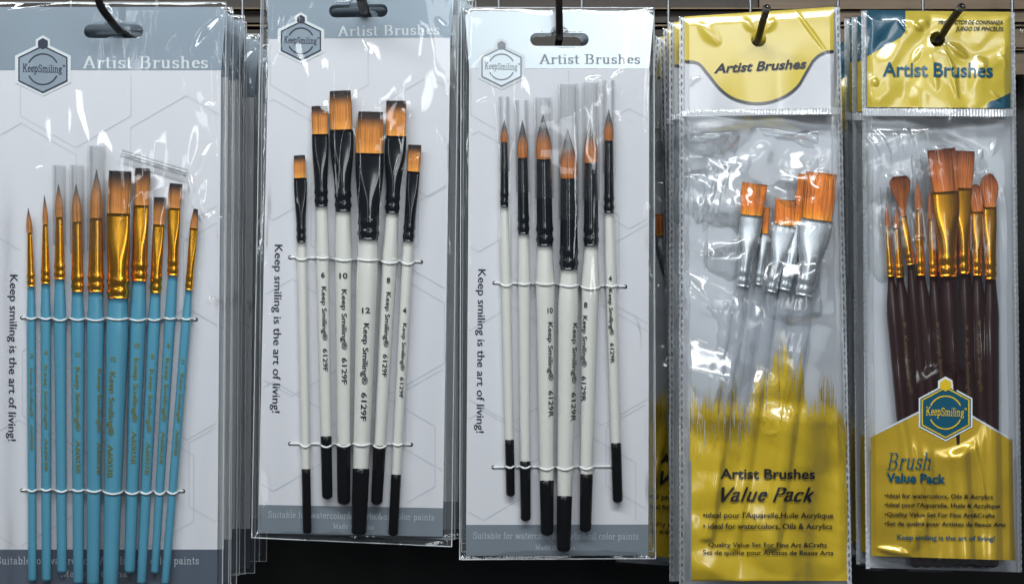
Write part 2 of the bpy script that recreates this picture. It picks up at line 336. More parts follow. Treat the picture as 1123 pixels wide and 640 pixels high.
def letters(vf, o, e, cap, yf, mat, root, capu=0.73, flip=False, slices=False, name='lettering', wave=None):
    """lay flat lettering from pixel o to pixel e along its baseline, cap = capital height in pixels"""
    V, F = vf; V = np.array(V)
    x0, x1 = V[:, 0].min(), V[:, 0].max(); d = np.array(e, float)-np.array(o, float); Ld = np.hypot(*d)
    u = np.array([d[1], -d[0]])/Ld; sx = 1/(x1-x0); sy = cap/capu
    if slices:  # cut across so that it can wrap a round handle
        import bmesh
        bm = bmesh.new(); vs = [bm.verts.new((a, b, 0)) for a, b in V]
        for f in F:
            try: bm.faces.new([vs[i] for i in f])
            except ValueError: pass
        for t in (.12, .24, .36, .48, .60):
            bmesh.ops.bisect_plane(bm, geom=bm.verts[:]+bm.edges[:]+bm.faces[:], plane_co=(0, t, 0), plane_no=(0, 1, 0))
        bm.verts.index_update(); V = np.array([(v.co.x, v.co.y) for v in bm.verts]); F = [tuple(v.index for v in f.verts) for f in bm.faces]; bm.free()
    out = []
    for i, (a, b) in enumerate(V):
        q = np.array(o)+d*(a-x0)*sx+u*b*sy
        if wave: q = q+wave(q)
        out.append(P(q[0], q[1], yf(q[0], q[1])))
    # overlapping strokes: each polygon a hair (2 microns) in front of the last
    if len(F) and len(F[0]) > 3 and not slices:
        o2 = np.array(out); cnt = 0
        for f in F:
            o2[list(f), 1] -= 2e-6*(cnt % 20); cnt += 1
        out = o2
    return mesh_obj(name, out, F, mat, root)

# ---------------------------------------------------------------- film sheets
class Field:
    """height (metres, towards the camera) of a film over photo-pixel area"""
    def __init__(s, x0, x1, y0, y1, step=1.5):
        s.x0, s.y0, s.st = x0, y0, step; s.xs = np.arange(x0, x1+step, step, dtype=float); s.ys = np.arange(y0, y1+step, step, dtype=float)
        s.X, s.Y = np.meshgrid(s.xs, s.ys, indexing='ij'); s.H = np.zeros_like(s.X)
    def drape(s, items, spread=22, blur=10, full=1.0):
        H = np.zeros_like(s.X)
        for (xa, ya, xb, yb, ra, rb) in items:   # axis ends and height at each end in px
            t = np.clip((s.Y-ya)/(yb-ya), 0, 1); cx = xa+(xb-xa)*t; r = ra+(rb-ra)*t
            dx = np.abs(s.X-cx); out = np.maximum(0, np.maximum(ya-s.Y, s.Y-yb))
            h = r*ss(1-np.maximum(0, dx-r*.5)/spread)*ss(1-out/(spread*3.3))
            H = np.maximum(H, h)
        for _ in range(blur):
            H[1:-1, :] = (H[:-2, :]+2*H[1:-1, :]+H[2:, :])/4; H[:, 1:-1] = (H[:, :-2]+2*H[:, 1:-1]+H[:, 2:])/4
        T = np.zeros_like(s.X)      # never let the film cut into a brush
        for (xa, ya, xb, yb, ra, rb) in items:
            t = np.clip((s.Y-ya)/(yb-ya), 0, 1); cx = xa+(xb-xa)*t; r = (ra+(rb-ra)*t)*full
            dx = np.abs(s.X-cx); out = np.maximum(0, np.maximum(ya-s.Y, s.Y-yb))
            T = np.maximum(T, (r+.8)*np.sqrt(np.clip(1-(dx/(r*.5+6))**2, 0, 1))*ss(1-out/14))
        s.T = T*S
        H = np.maximum(H*1.06, T)
        for _ in range(3):
            H[1:-1, :] = (H[:-2, :]+2*H[1:-1, :]+H[2:, :])/4; H[:, 1:-1] = (H[:, :-2]+2*H[:, 1:-1]+H[:, 2:])/4
        s.H = np.maximum(s.H, H*S)
    def noise(s, sx, sy, amp, seed, ridged=False, mask=None):
        n = vnoise(s.X, s.Y, sx, sy, seed)
        if ridged: n = 1-np.sqrt(np.abs(n)+.002)*1.6
        s.H += n*amp*S*(1 if mask is None else mask)
    def facets(s, cell, amp, seed, mask=1.0, aspect=1.0, warp=10):
        """crumpled film: flat facets meeting in sharp folds"""
        r = np.random.RandomState(seed); tot = np.zeros_like(s.X)
        X = s.X+vnoise(s.X, s.Y, 55, 55, seed+1)*warp; Y = s.Y+vnoise(s.X, s.Y, 55, 55, seed+2)*warp
        for i in range(8):
            a = r.rand()*math.pi; L = cell*(.8+1.7*r.rand()); p = (X*math.cos(a)+Y*math.sin(a)/aspect)/L+r.rand()*7
            tri = np.abs((p % 1)*2-1); loc = ss(vnoise(s.X, s.Y, cell*1.7, cell*1.7, seed+20+i)*1.6+.35)
            tot += tri*loc*L*.11
        for _ in range(6): tot[1:-1, 1:-1] = (tot[:-2, 1:-1]+tot[2:, 1:-1]+tot[1:-1, :-2]+tot[1:-1, 2:]+2*tot[1:-1, 1:-1])/6
        s.H += tot*amp*S*mask
    def crease(s, xa, ya, xb, yb, wd, amp, bend=0):
        d = np.array([xb-xa, yb-ya], float); L = np.hypot(*d); d /= L
        t = ((s.X-xa)*d[0]+(s.Y-ya)*d[1])/L; p = (s.X-xa)*-d[1]+(s.Y-ya)*d[0]+bend*4*t*(1-t)
        k = np.sin(np.pi*np.clip(t, 0, 1)); s.H += amp*S*np.exp(-(p/(wd*(.35+.65*k)))**2)*k**.7
    def edge(s, quad, m=14, base=1.0):
        """bring the sheet down to the plane at the outline (quad = tl,tr,br,bl px)"""
        d = np.full_like(s.X, 1e9)
        for i in range(4):
            a, b = np.array(quad[i], float), np.array(quad[(i+1) % 4], float); e = (b-a)/np.linalg.norm(b-a)
            d = np.minimum(d, (s.X-a[0])*-e[1]+(s.Y-a[1])*e[0])
        k = np.sqrt(np.clip(d/m, 0, 1)); s.H = (np.maximum(s.H, 0)+base*S)*k; s.dist = d
    def at(s, px, py):
        u = min(max((px-s.x0)/s.st, 0), len(s.xs)-1.001); v = min(max((py-s.y0)/s.st, 0), len(s.ys)-1.001)
        i, j = int(u), int(v); a, b = u-i, v-j; H = s.H
        return (H[i, j]*(1-a)+H[i+1, j]*a)*(1-b)+(H[i, j+1]*(1-a)+H[i+1, j+1]*a)*b
def sheet(name, quad, yf, mat, root, nx, ny, hole=None, wob=0.5, seed=0, r=0):
    """grid sheet spanning a quad, with an optional hole: (kind, cx, cy, L, r)"""
    tl, tr, br, bl = [np.array(q, float) for q in quad]; V = []; dead = set(); idx = {}
    step = max(abs(tr[0]-tl[0])/nx, abs(bl[1]-tl[1])/ny)
    rn = np.random.RandomState(seed+5); ph = rn.rand(4)*6
    for j in range(ny+1):
        v = j/ny; l = tl+(bl-tl)*v; rr = tr+(br-tr)*v
        for i in range(nx+1):
            u = i/nx; p = l+(rr-l)*u
            if wob:
                p = p+np.array([wob*math.sin(v*23+ph[0])*math.sin(v*9+ph[1])*(2*abs(u-.5))**6, wob*math.sin(u*17+ph[2])*(2*abs(v-.5))**8])
            if hole:
                cx, cy, L, hr = hole; qx = min(max(p[0], cx-L), cx+L); dx, dy = p[0]-qx, p[1]-cy; dd = math.hypot(dx, dy)
                if dd < hr-step*.7: dead.add(len(V))
                elif dd < hr+step*.7: p = np.array([qx+dx/dd*hr, cy+dy/dd*hr])
            V.append(P(p[0], p[1], yf(p[0], p[1])))
    F = []
    for j in range(ny):
        for i in range(nx):
            q = (j*(nx+1)+i, j*(nx+1)+i+1, (j+1)*(nx+1)+i+1, (j+1)*(nx+1)+i)
            if not (dead and any(k in dead for k in q)): F.append(q)
    return mesh_obj(name, V, F, mat, root, smooth=True)
def xsheet(name, xs, ytop, ybot, rows, yf, mat, root, hole=None):
    V, F, dead = [], [], set(); n = len(xs)
    for j in range(rows+1):
        for x in xs:
            a, b = ytop(x), ybot(x); y = a+(b-a)*j/rows; p = [x, y]
            if hole:
                cx, cy, hr = hole; dd = math.hypot(x-cx, y-cy); st = 1.1
                if dd < hr-st*.7: dead.add(len(V))
                elif dd < hr+st*.7: p = [cx+(x-cx)/dd*hr, cy+(y-cy)/dd*hr]
            V.append(P(p[0], p[1], yf(p[0], p[1])))
    for j in range(rows):
        for i in range(n-1):
            q = (j*n+i, j*n+i+1, (j+1)*n+i+1, (j+1)*n+i)
            if not any(k in dead for k in q): F.append(q)
    return mesh_obj(name, V, F, mat, root, smooth=True)

# ---------------------------------------------------------------- brushes
class Brush: pass
def make_brush(pk, label, group, top, base, fer, end, wt, wb, wf, wm, we, shape, hair, ferm, handle, cap=None, guard=None, lift=0.0,
               flatend=None, slant=0.0, seed=0, mid=None, crimps=(.80, .92)):
    B = Brush(); B.top, B.base, B.fer, B.end = top, base, fer, end
    rmax = max(wm, wf)/2; B.h = 2*rmax+.8+lift
    yc = lambda px, py: pk.pl(px, py)-(rmax+.6+lift)*S
    root = empty('paintbrush', P(end[0], end[1], yc(*end)), label, 'paintbrush', group); B.root = root
    rn = random.Random(seed*31+7); ct = guard is not None
    # handle
    L = lambda a, b, t: (a[0]+(b[0]-a[0])*t, a[1]+(b[1]-a[1])*t)
    hl = math.hypot(end[0]-fer[0], end[1]-fer[1])
    def hw(t):
        if t < .13: return (wf*.93+(wm-wf*.93)*ss(t/.13))/2
        return (wm+(we-wm)*((t-.13)/.87)**0.9)/2
    tend = 1-we*.38/hl; ts = [0, .02, .05, .09, .13, .2, .3, .4, .5, .6, .7, .8, .9, tend]
    rg = [(*L(fer, end, t), hw(t), hw(t), 2) for t in ts]
    for q, k in ((.35, .93), (.65, .76), (.88, .46), (1, .08)):
        t = tend+(1-tend)*q; rg.append((*L(fer, end, t), hw(tend)*k, hw(tend)*k, 2))
    V, F = loft(rg, yc, 22); ho = mesh_obj('handle', V, F, handle, root, smooth=True)
    def hwf(py):
        t = min(max((py-fer[1])/(end[1]-fer[1]), 0), 1); return hw(t), L(fer, end, t)[0]
    def front(px, py, eps=0.00035):
        r, cx = hwf(py); d = min(abs(px-cx), r*.98); return yc(px, py)-math.sqrt(r*r-d*d)*S-eps
    B.front = front; B.hwf = hwf; B.yc = yc
    if cap:
        t0 = (cap-fer[1])/(end[1]-fer[1]); rg2 = [(*L(fer, end, t0), hw(t0)*.9, hw(t0)*.9, 2), (*L(fer, end, t0+.002), hw(t0)+.35, hw(t0)+.35, 2)]
        for t in (t0+.02, t0+.06, t0+.1, tend):
            if t < tend+.0001: rg2.append((*L(fer, end, t), hw(t)+.4, hw(t)+.4, 2))
        for q, k in ((.35, .95), (.65, .82), (.88, .55), (1.04, .12)):
            t = tend+(1-tend)*q; rg2.append((*L(fer, end, t), (hw(tend)+.4)*k, (hw(tend)+.4)*k, 2))
        V, F = loft(rg2, yc, 22); mesh_obj('dipped_tip', V, F, M['black'], root, smooth=True)
    # ferrule
    flat = shape in ('flat', 'filbert', 'fan'); rg = []; n = 26
    dtop = wb*.5 if not flat else max(1.6, min(wf*.34, wb*.3))
    for i in range(n+1):
        t = i/n; c = L(base, fer, t)
        if flat:
            m = ss((t-.12)/.66); a = wb/2+(wf/2-wb/2)*m; d = dtop+(wf/2-dtop)*m; q = 5-3*ss((t-.1)/.5)
        else: a = d = wb/2+(wf/2-wb/2)*min(1, t/.85); q = 2
        cr = sum(.10*math.exp(-((t-k)/.028)**2) for k in crimps)-sum(.07*math.exp(-((t-k-.06)/.025)**2) for k in crimps)
        rg.append((*c, a*(1+cr), d*(1+cr), q))
    V, F = loft(rg, yc, 32); fo = mesh_obj('ferrule', V, F, ferm, root, smooth=True)
    # bristles
    bl = math.hypot(top[0]-base[0], top[1]-base[1])
    ax = ((top[0]-base[0])/bl, (top[1]-base[1])/bl); px_ = (-ax[1], ax[0])
    if px_[0] < 0: px_ = (-px_[0], -px_[1])
    def prof(t):
        if shape == 'flat': return (wb*.97+(wt-wb*.97)*t)/2*(1+.05*math.sin(math.pi*t))
        if shape == 'filbert': return (wb*.95+(wt-wb*.95)*ss(t/.5))/2*(1 if t < .6 else math.sqrt(max(.03, 1-((t-.6)/.41)**2)))
        if shape == 'fan': return (wb*.9+(wt-wb*.9)*ss(t))/2*(1 if t < .8 else math.sqrt(max(.1, 1-((t-.8)/.25)**2)))
        pts = [(0, .92), (.15, 1.03), (.32, .98), (.5, .80), (.68, .53), (.84, .26), (1, .03)]
        for (a, b), (c, d) in zip(pts[:-1], pts[1:]):
            if t <= c: return wb/2*(b+(d-b)*(t-a)/(c-a))
        return wb/2*.04
    def dep(t): return prof(t) if not flat else dtop*.9*(1-.55*t)
    rg = []; al = []; tt = [-.06]+[i/12 for i in range(13)]
    for t in tt:
        te = min(t, 1.0)*(.985 if shape == 'flat' else .97)
        c = (base[0]+ax[0]*bl*te, base[1]+ax[1]*bl*te); rg.append((*c, prof(max(t, 0))*.93, dep(max(t, 0))*.88, 4 if flat else 2)); al += [max(t, 0)]*20
    V, F = loft(rg, yc, 20); st = [0.35]*len(V); nh = int(max(26, wb*(6 if flat else 7))); k0 = len(V); V = list(V)
    for h in range(nh):
        u = rn.uniform(-1, 1); rv = rn.random(); ln = 1-abs(rn.gauss(0, .04)) if shape == 'flat' else 1-abs(rn.gauss(0, .03))
        if shape == 'flat' and rn.random() < .05: ln += .02
        ph = math.asin(max(-1, min(1, u))); j1, j2 = rn.gauss(0, .025), rn.gauss(0, .03); wd = rn.uniform(.20, .42)
        ns = 7
        for s in range(ns+1):
            t = s/ns*ln; pr = prof(min(t, 1)); dp = dep(min(t, 1))
            uu = math.sin(ph)+j1*math.sin(t*5)+j2*t
            if flat: x = pr*(ph/(math.pi/2)+j1*math.sin(t*4)+j2*t); dd = dp*(.97+.12*rv)*(1-abs(ph/(math.pi/2))**8*.5)
            else: x = pr*uu; dd = pr*math.sqrt(max(0, 1-min(1, uu*uu)))*(1+.06*rv)+.15
            sl = slant*x if shape == 'flat' else 0
            cx = base[0]+ax[0]*(bl*t+sl*t)+px_[0]*x; cy = base[1]+ax[1]*(bl*t+sl*t)+px_[1]*x
            ww = wd*(1-.55*(s/ns)**3); y = yc(cx, cy)-dd*S
            for a, b in ((-ww, 0), (0, .35), (ww, 0)):
                V.append(P(cx+px_[0]*a, cy+px_[1]*a, y-b*S)); al.append(t); st.append(rv)
            if s:
                q = len(V)-3
                F += [(q-3, q-2, q+1, q), (q-2, q-1, q+2, q+1)]
    mesh_obj('bristles', V, F, hair, root, smooth=True, attrs={'along': al, 'strand': st})
    if guard:
        g0 = guard; tg = .45
        bot = L(base, fer, tg); r = max(wb, wf)/2+1.5; dirx = (base[0]-fer[0])/(fer[1]-base[1])
        topg = (base[0]+dirx*(base[1]-g0), g0); V, F = [], []
        rg = [(*L(topg, bot, t), r, r, 2) for t in np.linspace(0, 1, 8)]
        V, F = loft(rg, yc, 24, cap=False)
        mesh_obj('bristle_guard', V, F, M['tube'], root, smooth=True)
    return B
def handle_text(B, body, y0, y1, cap, mat, xo=0.0, bold=0.012, name='lettering', horiz=False):
    yf = lambda px, py: B.front(px, py)
    if horiz:
        cx = B.hwf(y0)[1]+xo; wd = y1
        letters(bfont(body, .02), (cx-wd/2, y0), (cx+wd/2, y0), cap, yf, mat, B.root, slices=False, name=name)
    else:
        c0, c1 = B.hwf(y0)[1]+xo-cap/2, B.hwf(y1)[1]+xo-cap/2
        letters(bfont(body, bold), (c0, y0), (c1, y1), cap, yf, mat, B.root, slices=True, name=name)
def elastic(pk, root, brushes, x0, x1, y0, y1, sag=2.0, seed=1):
    rn = random.Random(seed+int(y0)); pts = []; jit = {}
    spans = []
    for B in brushes:
        yy = y0+(y1-y0)*0.5; r, cx = B.hwf(yy); spans.append((cx-r, cx+r, B)); jit[B] = rn.uniform(-1.6, 2.2)
    x = x0
    while x <= x1:
        t = (x-x0)/(x1-x0); y = y0+(y1-y0)*t; dep = pk.pl(x, y)-1.0*S; hit = None
        for a, b, B in spans:
            if a-.3 <= x <= b+.3:
                f = B.front(x, y, .0004); 
                if f < dep: dep = f; hit = (a, b, jit[B])
        if hit: y += hit[2]+sag*math.sin(math.pi*min(1, max(0, (x-hit[0])/(hit[1]-hit[0]))))
        pts.append([x, y, dep]); x += .6
    A = np.array(pts)
    for _ in range(4):
        s = (A[:-2]+A[2:]+2*A[1:-1])/4; A[1:-1, 1] = s[:, 1]; A[1:-1, 2] = np.minimum(s[:, 2], A[1:-1, 2]+.0003)
    A[0, 2] += 1.2*S; A[-1, 2] += 1.2*S
    V, F = tube3([P(*a) for a in A], 1.15*S, 8); mesh_obj('elastic_cord', V, F, M['cord'], root, smooth=True)
    for px, py in ((x0, y0), (x1, y1)):
        q = circle(px, py, 2.0, 10); mesh_obj('punch_hole', [P(a, b, pk.pl(a, b)-.00035) for a, b in q], [tuple(range(10))], M['black'], root)

# ---------------------------------------------------------------- badge
def hexpts(cx, cy, r, sx=1.0, rot=30): return [(cx+sx*r*math.cos(math.radians(rot+60*i)), cy+r*math.sin(math.radians(rot+60*i))) for i in range(6)]
def badge(root, cx, cy, h, wid, yf0, border, fill, lines, text, small, ink2=None, rim=2.0):
    """hexagon emblem: h = height of the hexagon, wid = width"""
    r = h/2; sx = wid/2/(r*math.cos(math.radians(30)))
    o = lambda r_: hexpts(cx, cy, r_, sx)
    sm = lambda r_: hexpts(cx, cy-r, r_, 1.0)
    d = 0.00012; bd = mesh_obj('emblem', [P(a, b, yf0(a, b)-d) for a, b in o(r+1.5)]+[P(a, b, yf0(a, b)-d-.00002) for a, b in sm(r*.28+1.2)], [tuple(range(6)), tuple(range(6, 12))], border, root)
    q = join([([P(a, b, yf0(a, b)-2*d) for a, b in o(r-rim)], [tuple(range(6))])])
    sub(mesh_obj('emblem_field', *q, fill, root), bd)
    parts = []
    ring = o(r-2.6); parts.append(band_strip(ring, 1.7, lambda a, b: yf0(a, b)-3*d, close=True))
    parts.append(([P(a, b, yf0(a, b)-3.4*d) for a, b in sm(r*.28-1.6)], [tuple(range(6))]))
    for a0, a1 in ((205, 335), (25, 155)):
        pts = [(cx+r*.60*math.cos(math.radians(a)), cy+r*.60*math.sin(math.radians(a))) for a in np.linspace(a0, a1, 22)]
        parts.append(band_strip(pts, 1.5, lambda a, b: yf0(a, b)-3.2*d))
    sub(mesh_obj('emblem_outline', *join(parts), lines, root), bd)
    v, f = nibtext('Keep', (.10, .05)); v2, f2 = nibtext('Smiling', (.10, .05)); x = max(a for a, b in v)+.06
    lt = letters(join([(v, f), ([(a+x, b*.92) for a, b in v2], f2)]), (cx-wid*.385, cy+r*.10), (cx+wid*.36, cy+r*.13), r*.32, lambda a, b: yf0(a, b)-3.5*d, ink2 or lines, root, name='emblem_lettering')
    sub(lt, bd)
    v, f = nibtext('o', (.12, .1))
    sub(letters((v, f), (cx+wid*.375, cy-r*.10), (cx+wid*.42, cy-r*.10), r*.10, lambda a, b: yf0(a, b)-3.5*d, ink2 or lines, root, name='registered_mark'), bd)

# ---------------------------------------------------------------- carded packs
def clipseg(pts, inside):
    out, cur = [], []
    for p in pts:
        if inside(p): cur.append(p)
        else:
            if len(cur) > 1: out.append(cur)
            cur = []
    if len(cur) > 1: out.append(cur)
    return out
def card_pack(pk, label, card, slv, slot, head_y, foot_y, badge_c, text, slogan, foot, made, mats, film_items, creases, hexes, seed, group):
    tl, tr, br, bl = card; lines, field, border, headink = mats
    root = empty('brush_pack', P(slot[0], slot[1]-8, pk.y0), label, 'brush pack', group)
    ca = math.atan2(tr[1]-tl[1], tr[0]-tl[0]); hole = capsule(slot[0], slot[1], slot[2], slot[3], ca, bump=10 if slot[4] else None)
    L = lambda a, b, t: (a[0]+(b[0]-a[0])*t, a[1]+(b[1]-a[1])*t)
    def row(y0): t = (y0-tl[1])/(bl[1]-tl[1]); return L(tl, bl, t), L(tr, br, t)
    hl, hr = row(head_y); r = rrect(tl, tr, (tr[0]+5, tr[1]+5), (tl[0]-5, tl[1]+5), 7)[:12]
    poly_plate('header_band', r+[hr, hl], [hole], pk.surf(.00012), 0, field[1], root)
    fl, fr = row(foot_y); poly_plate('footer_band', [fl, fr, br, bl], [], pk.surf(.00012), 0, field[2], root)
    lp = []
    ins = lambda p: (p[0] > tl[0]+(bl[0]-tl[0])*((p[1]-tl[1])/(bl[1]-tl[1]))+1) and (p[0] < tr[0]+(br[0]-tr[0])*((p[1]-tr[1])/(br[1]-tr[1]))-1) and head_y+2 < p[1] < foot_y-2
    for (cx, cy, rr, miss) in hexes:
        for k in range(6):
            if k in miss: continue
            a0, a1 = math.radians(30+60*k), math.radians(90+60*k)
            A, B_ = (cx+rr*math.cos(a0), cy+rr*math.sin(a0)), (cx+rr*math.cos(a1), cy+rr*math.sin(a1))
            for seg in clipseg([L(A, B_, t) for t in np.linspace(0, 1, 24)], ins): lp.append(band_strip(seg, .95, pk.surf(.00012)))
    poly_plate('card', rrect(*card, 7), [hole], pk.surf(0), .0006, M['card'], root, (lp, M['line']))
    badge(root, *badge_c, pk.surf(.00014), border, field[0], lines, None, None)
    letters(nibtext('Artist Brushes', (.115, .035), gap=.02), *text, pk.surf(.0003), headink, root, capu=.70)
    letters(bfont('Keep smiling is the art of living!', .004), *slogan, pk.surf(.0003), M['navy'], root)
    letters(nibtext('Suitable for watercolor&Acrylic&oil color paints', (.085, .045), gap=.015), *foot, pk.surf(.0003), M['softwhite'], root, capu=.70)
    letters(nibtext('Made in China', (.085, .045), gap=.015), *made, pk.surf(.0003), M['softwhite'], root, capu=.70)
    # sleeve
    x0 = min(slv[0][0], slv[3][0])-2; x1 = max(slv[1][0], slv[2][0])+2; y0 = min(slv[0][1], slv[1][1])-2; y1 = max(slv[2][1], slv[3][1])+2
    f = Field(x0, x1, y0, y1); f.drape(film_items, spread=38, blur=22)
    f.H += 1.2*S; hm = .35+.65*ss((f.Y-head_y)/30); f.noise(60, 90, .9, seed, mask=hm); f.noise(22, 50, .35, seed+1, mask=hm); f.noise(70, 110, .55, seed+2, ridged=True, mask=hm)
    for c in creases: f.crease(*c)
    em = ss(np.minimum(f.X-slv[0][0]-0, slv[1][0]-f.X)/-14+1); f.noise(7, 34, 3.4, seed+3, mask=em); f.noise(12, 70, 3.0, seed+4, ridged=True, mask=em)
    f.edge(slv, m=9, base=.8)
    nx, ny = int((x1-x0)/1.6), int((y1-y0)/2.0)
    yf = lambda a, b: pk.pl(a, b)+.0004-f.at(a, b)
    fo = sheet('sleeve_front', slv, yf, M['film'], root, nx, ny, hole=(slot[0], slot[1], slot[2], slot[3]+.8), wob=.8, seed=seed)
    g = Field(x0, x1, y0, y1, 4); g.noise(40, 60, 1.2, seed+9); g.H += 2.0*S; g.edge(slv, m=9, base=1)
    sheet('sleeve_back', slv, lambda a, b: pk.pl(a, b)+.0008+g.at(a, b), M['film_back'], root, 60, 120, hole=(slot[0], slot[1], slot[2], slot[3]+1.5), wob=.8, seed=seed)
    # welded rim
    wl = []
    for i in range(4):
        a, b = slv[i], slv[(i+1) % 4]; pts = [L(a, b, t) for t in np.linspace(0, 1, 60)]
        rn = np.random.RandomState(seed+i); js = np.cumsum(rn.randn(60))*.05; V = [P(p[0]+j*.6, p[1]+j*.4, pk.pl(*p)+.0005) for p, j in zip(pts, js-js.mean())]
        wl.append(tube3(V, .7*S, 6))
    mesh_obj('welded_rim', *join(wl), M['seam'], root, smooth=True)
    root['_card'] = 1
    return root
def stack_copies(root, specs, keep, labels, group):
    for (dy, dx, dz, rot), lab in zip(specs, labels):
        r = root.copy(); COL.objects.link(r); r.location = root.location+Vector((dx*S, dy, dz*S)); r.rotation_euler = (0, math.radians(rot), 0)
        r['label'] = lab; r['group'] = group
        for c in list(root.children):
            if c.name.split('.')[0] in keep:
                d = c.copy(); COL.objects.link(d); d.parent = r
                for gch in c.children:
                    e = gch.copy(); COL.objects.link(e); e.parent = d
BACKPARTS = ('card', 'header_band', 'footer_band', 'sleeve_front', 'sleeve_back', 'welded_rim')
ords = ['second', 'third', 'fourth', 'fifth', 'sixth', 'seventh', 'eighth', 'ninth', 'tenth', 'eleventh']

# ================================================================ the setting
def box(name, x0, x1, y0, y1, z0, z1, mat, root=None):
    V = [(x, y, z) for x in (x0, x1) for y in (y0, y1) for z in (z0, z1)]
    return mesh_obj(name, V, [(0, 1, 3, 2), (4, 6, 7, 5), (0, 4, 5, 1), (2, 3, 7, 6), (0, 2, 6, 4), (1, 5, 7, 3)], mat, root)
YB = 0.20; kb = S*(D+YB)/D
structure(box('wall', -.9, .9, YB+.02, YB+.04, -.7, .7, M['dark']))
def zy(py, y): return (CY-py)*S*(D+y)/D
board = empty('slatted_board', (0, YB, zy(0, YB)), 'brown wooden slatted board behind the hanging packs, carrying the hooks', 'display board')
for a, b in ((-60, 12), (15, 27), (36, 56), (60, 84)):
    box('slat', -.85, .155, YB-.006-(.004 if a == 36 else 0), YB+.006, zy(b, YB), zy(a, YB), M['wood'], None).parent = board
    box('slat', .1555, .85, YB-.009-(.004 if a == 36 else 0), YB+.006, zy(b, YB), zy(a, YB), M['wood_lit'], None).parent = board  # right end of the slats, painted as better lit
for o in board.children: o.location = -board.location
for a, t in ((13.5, 1.2), (32, 1.6), (58, 1.2)):
    o = box('metal_rail', -.85, .85, YB-.012, YB-.008, zy(a+t/2, YB), zy(a-t/2, YB), M['rail'], None); o.parent = board; o.location = -board.location
grid = empty('wire_grid', (0, .17, 0), 'thin upright steel wires of the rack seen in the gaps between packs', 'wire rack')
for px in (78, 172, 266, 359, 453, 547, 638, 733, 823, 919, 1012, 1110):
    x, _, _ = P(px, 0, .165)
    V, F = tube3([(x, .165, z) for z in np.linspace(-.03, .35, 12)], .0010, 8)
    o = mesh_obj('wire', V, F, M['wire'], None, smooth=True); o.parent = grid; o.location = -grid.location

# ================================================================ pack 1 : blue handles
p1 = Pack(0.0)
gb = 'blue-handled paintbrushes on the left card'
blue = dict(ferm=M['gold'], handle=M['blue'], hair=M['hair_brown'])
B1 = [
 make_brush(p1, 'thinnest pointed brush with blue handle, far left of its card', gb, (31, 228), (32.5, 255), (34, 314), (35.5, 638), 0, 5.6, 9, 10.6, 9.6, 'round', seed=1, **blue),
 make_brush(p1, 'slim pointed brush with blue handle, second from the left on its card', gb, (48.7, 214), (49.5, 246), (50, 311), (51, 638), 0, 5.8, 10, 11.8, 10.6, 'round', seed=2, **blue),
 make_brush(p1, 'pointed brush in a clear tube, third from left, blue handle ending higher than its neighbours', gb, (64, 201), (65, 238), (65.5, 306), (68, 629), 0, 8, 12, 14, 11, 'round', seed=3, guard=181, **blue),
 make_brush(p1, 'pointed brush in a clear tube with blue handle, fourth from the left', gb, (83.5, 202), (84.5, 243), (85, 320), (86, 641), 0, 11, 13.5, 15.5, 11.5, 'round', seed=4, guard=181, **blue),
 make_brush(p1, 'largest pointed brush with blue handle, in a clear tube left of the widest flat brush', gb, (106, 186), (105.5, 239), (105, 320), (102, 643), 0, 14, 17.5, 19.5, 14, 'round', seed=5, guard=160, **blue),
 make_brush(p1, 'widest flat brush with blue handle and broad gold ferrule', gb, (132, 187), (130, 234), (129.5, 327), (121, 647), 26.5, 26, 23.5, 25, 16.5, 'flat', seed=6, **blue),
 make_brush(p1, 'tall flat brush with blue handle, just right of the widest one', gb, (156.5, 184), (155, 225), (152.5, 308), (142, 629), 17.5, 17, 17, 18.5, 12, 'flat', seed=7, **blue),
 make_brush(p1, 'small flat blue-handled brush with the lowest bristles of the flat ones', gb, (175.7, 216), (174, 246), (170.5, 321), (155, 641), 14.5, 12.5, 12.5, 14.5, 10.5, 'flat', seed=8, **blue),
 make_brush(p1, 'medium flat blue-handled brush, second from the right on its card', gb, (193.5, 201), (191, 228), (189.5, 302), (169.5, 629), 15, 14, 12, 12.5, 8.5, 'flat', seed=9, **blue),
 make_brush(p1, 'thin angled blue-handled brush leaning at the right end of its card', gb, (215, 229), (212.5, 250), (207, 318), (181, 641), 5, 9, 8.5, 11, 9, 'flat', seed=10, **blue)]
nums = [(0, '2', 395), (1, '4', 392), (3, '10', 394), (4, '12', 396), (5, '12', 399), (6, '10', 384), (7, '8', 396), (8, '6', 384), (9, '2', 401)]
for i, nm, y in nums:
    c = [3.0, 3.4, 4.4, 5.2, 4.6, 6, 5.2, 4.4, 4.2, 3.6][i]; xo = {4: 6.0, 5: -4}.get(i, 0)
    if i == 4: xo = 5.2
    handle_text(B1[i], nm, y-3, 5.5 if len(nm) > 1 else 3.2, 5.5, M['goldink'], xo*.9, name='size_mark', horiz=True) if i not in (4,) else None
    handle_text(B1[i], 'Keep Smiling®', y+8, y+78 if i not in (9, 0) else y+62, c, M['goldink'], xo)
    handle_text(B1[i], 'A6003B', y+88 if i not in (9, 0) else y+70, y+124 if i not in (9, 0) else y+98, c, M['goldink'], xo, name='model_mark')
def items(Bs):
    out = []
    for B in Bs:
        out.append((B.top[0], B.top[1], B.base[0], B.base[1]+1, B.h*.8, B.h)); out.append((B.base[0], B.base[1], B.end[0], B.end[1], B.h, B.h))
    return out
H1 = [(83, 92, 70, ()), (204, 175, 70, (1,)), (23, 205, 70, (0,)), (145, 300, 72, ()), (262, 300, 70, ()), (205, 410, 72, ()), (85, 420, 70, ()), (268, 520, 70, ()), (20, 530, 70, ()), (150, 535, 72, ())]
st = (M['navy'], (M['silver'], M['silver'], M['slate']), M['whiteink'], M['whiteink'])
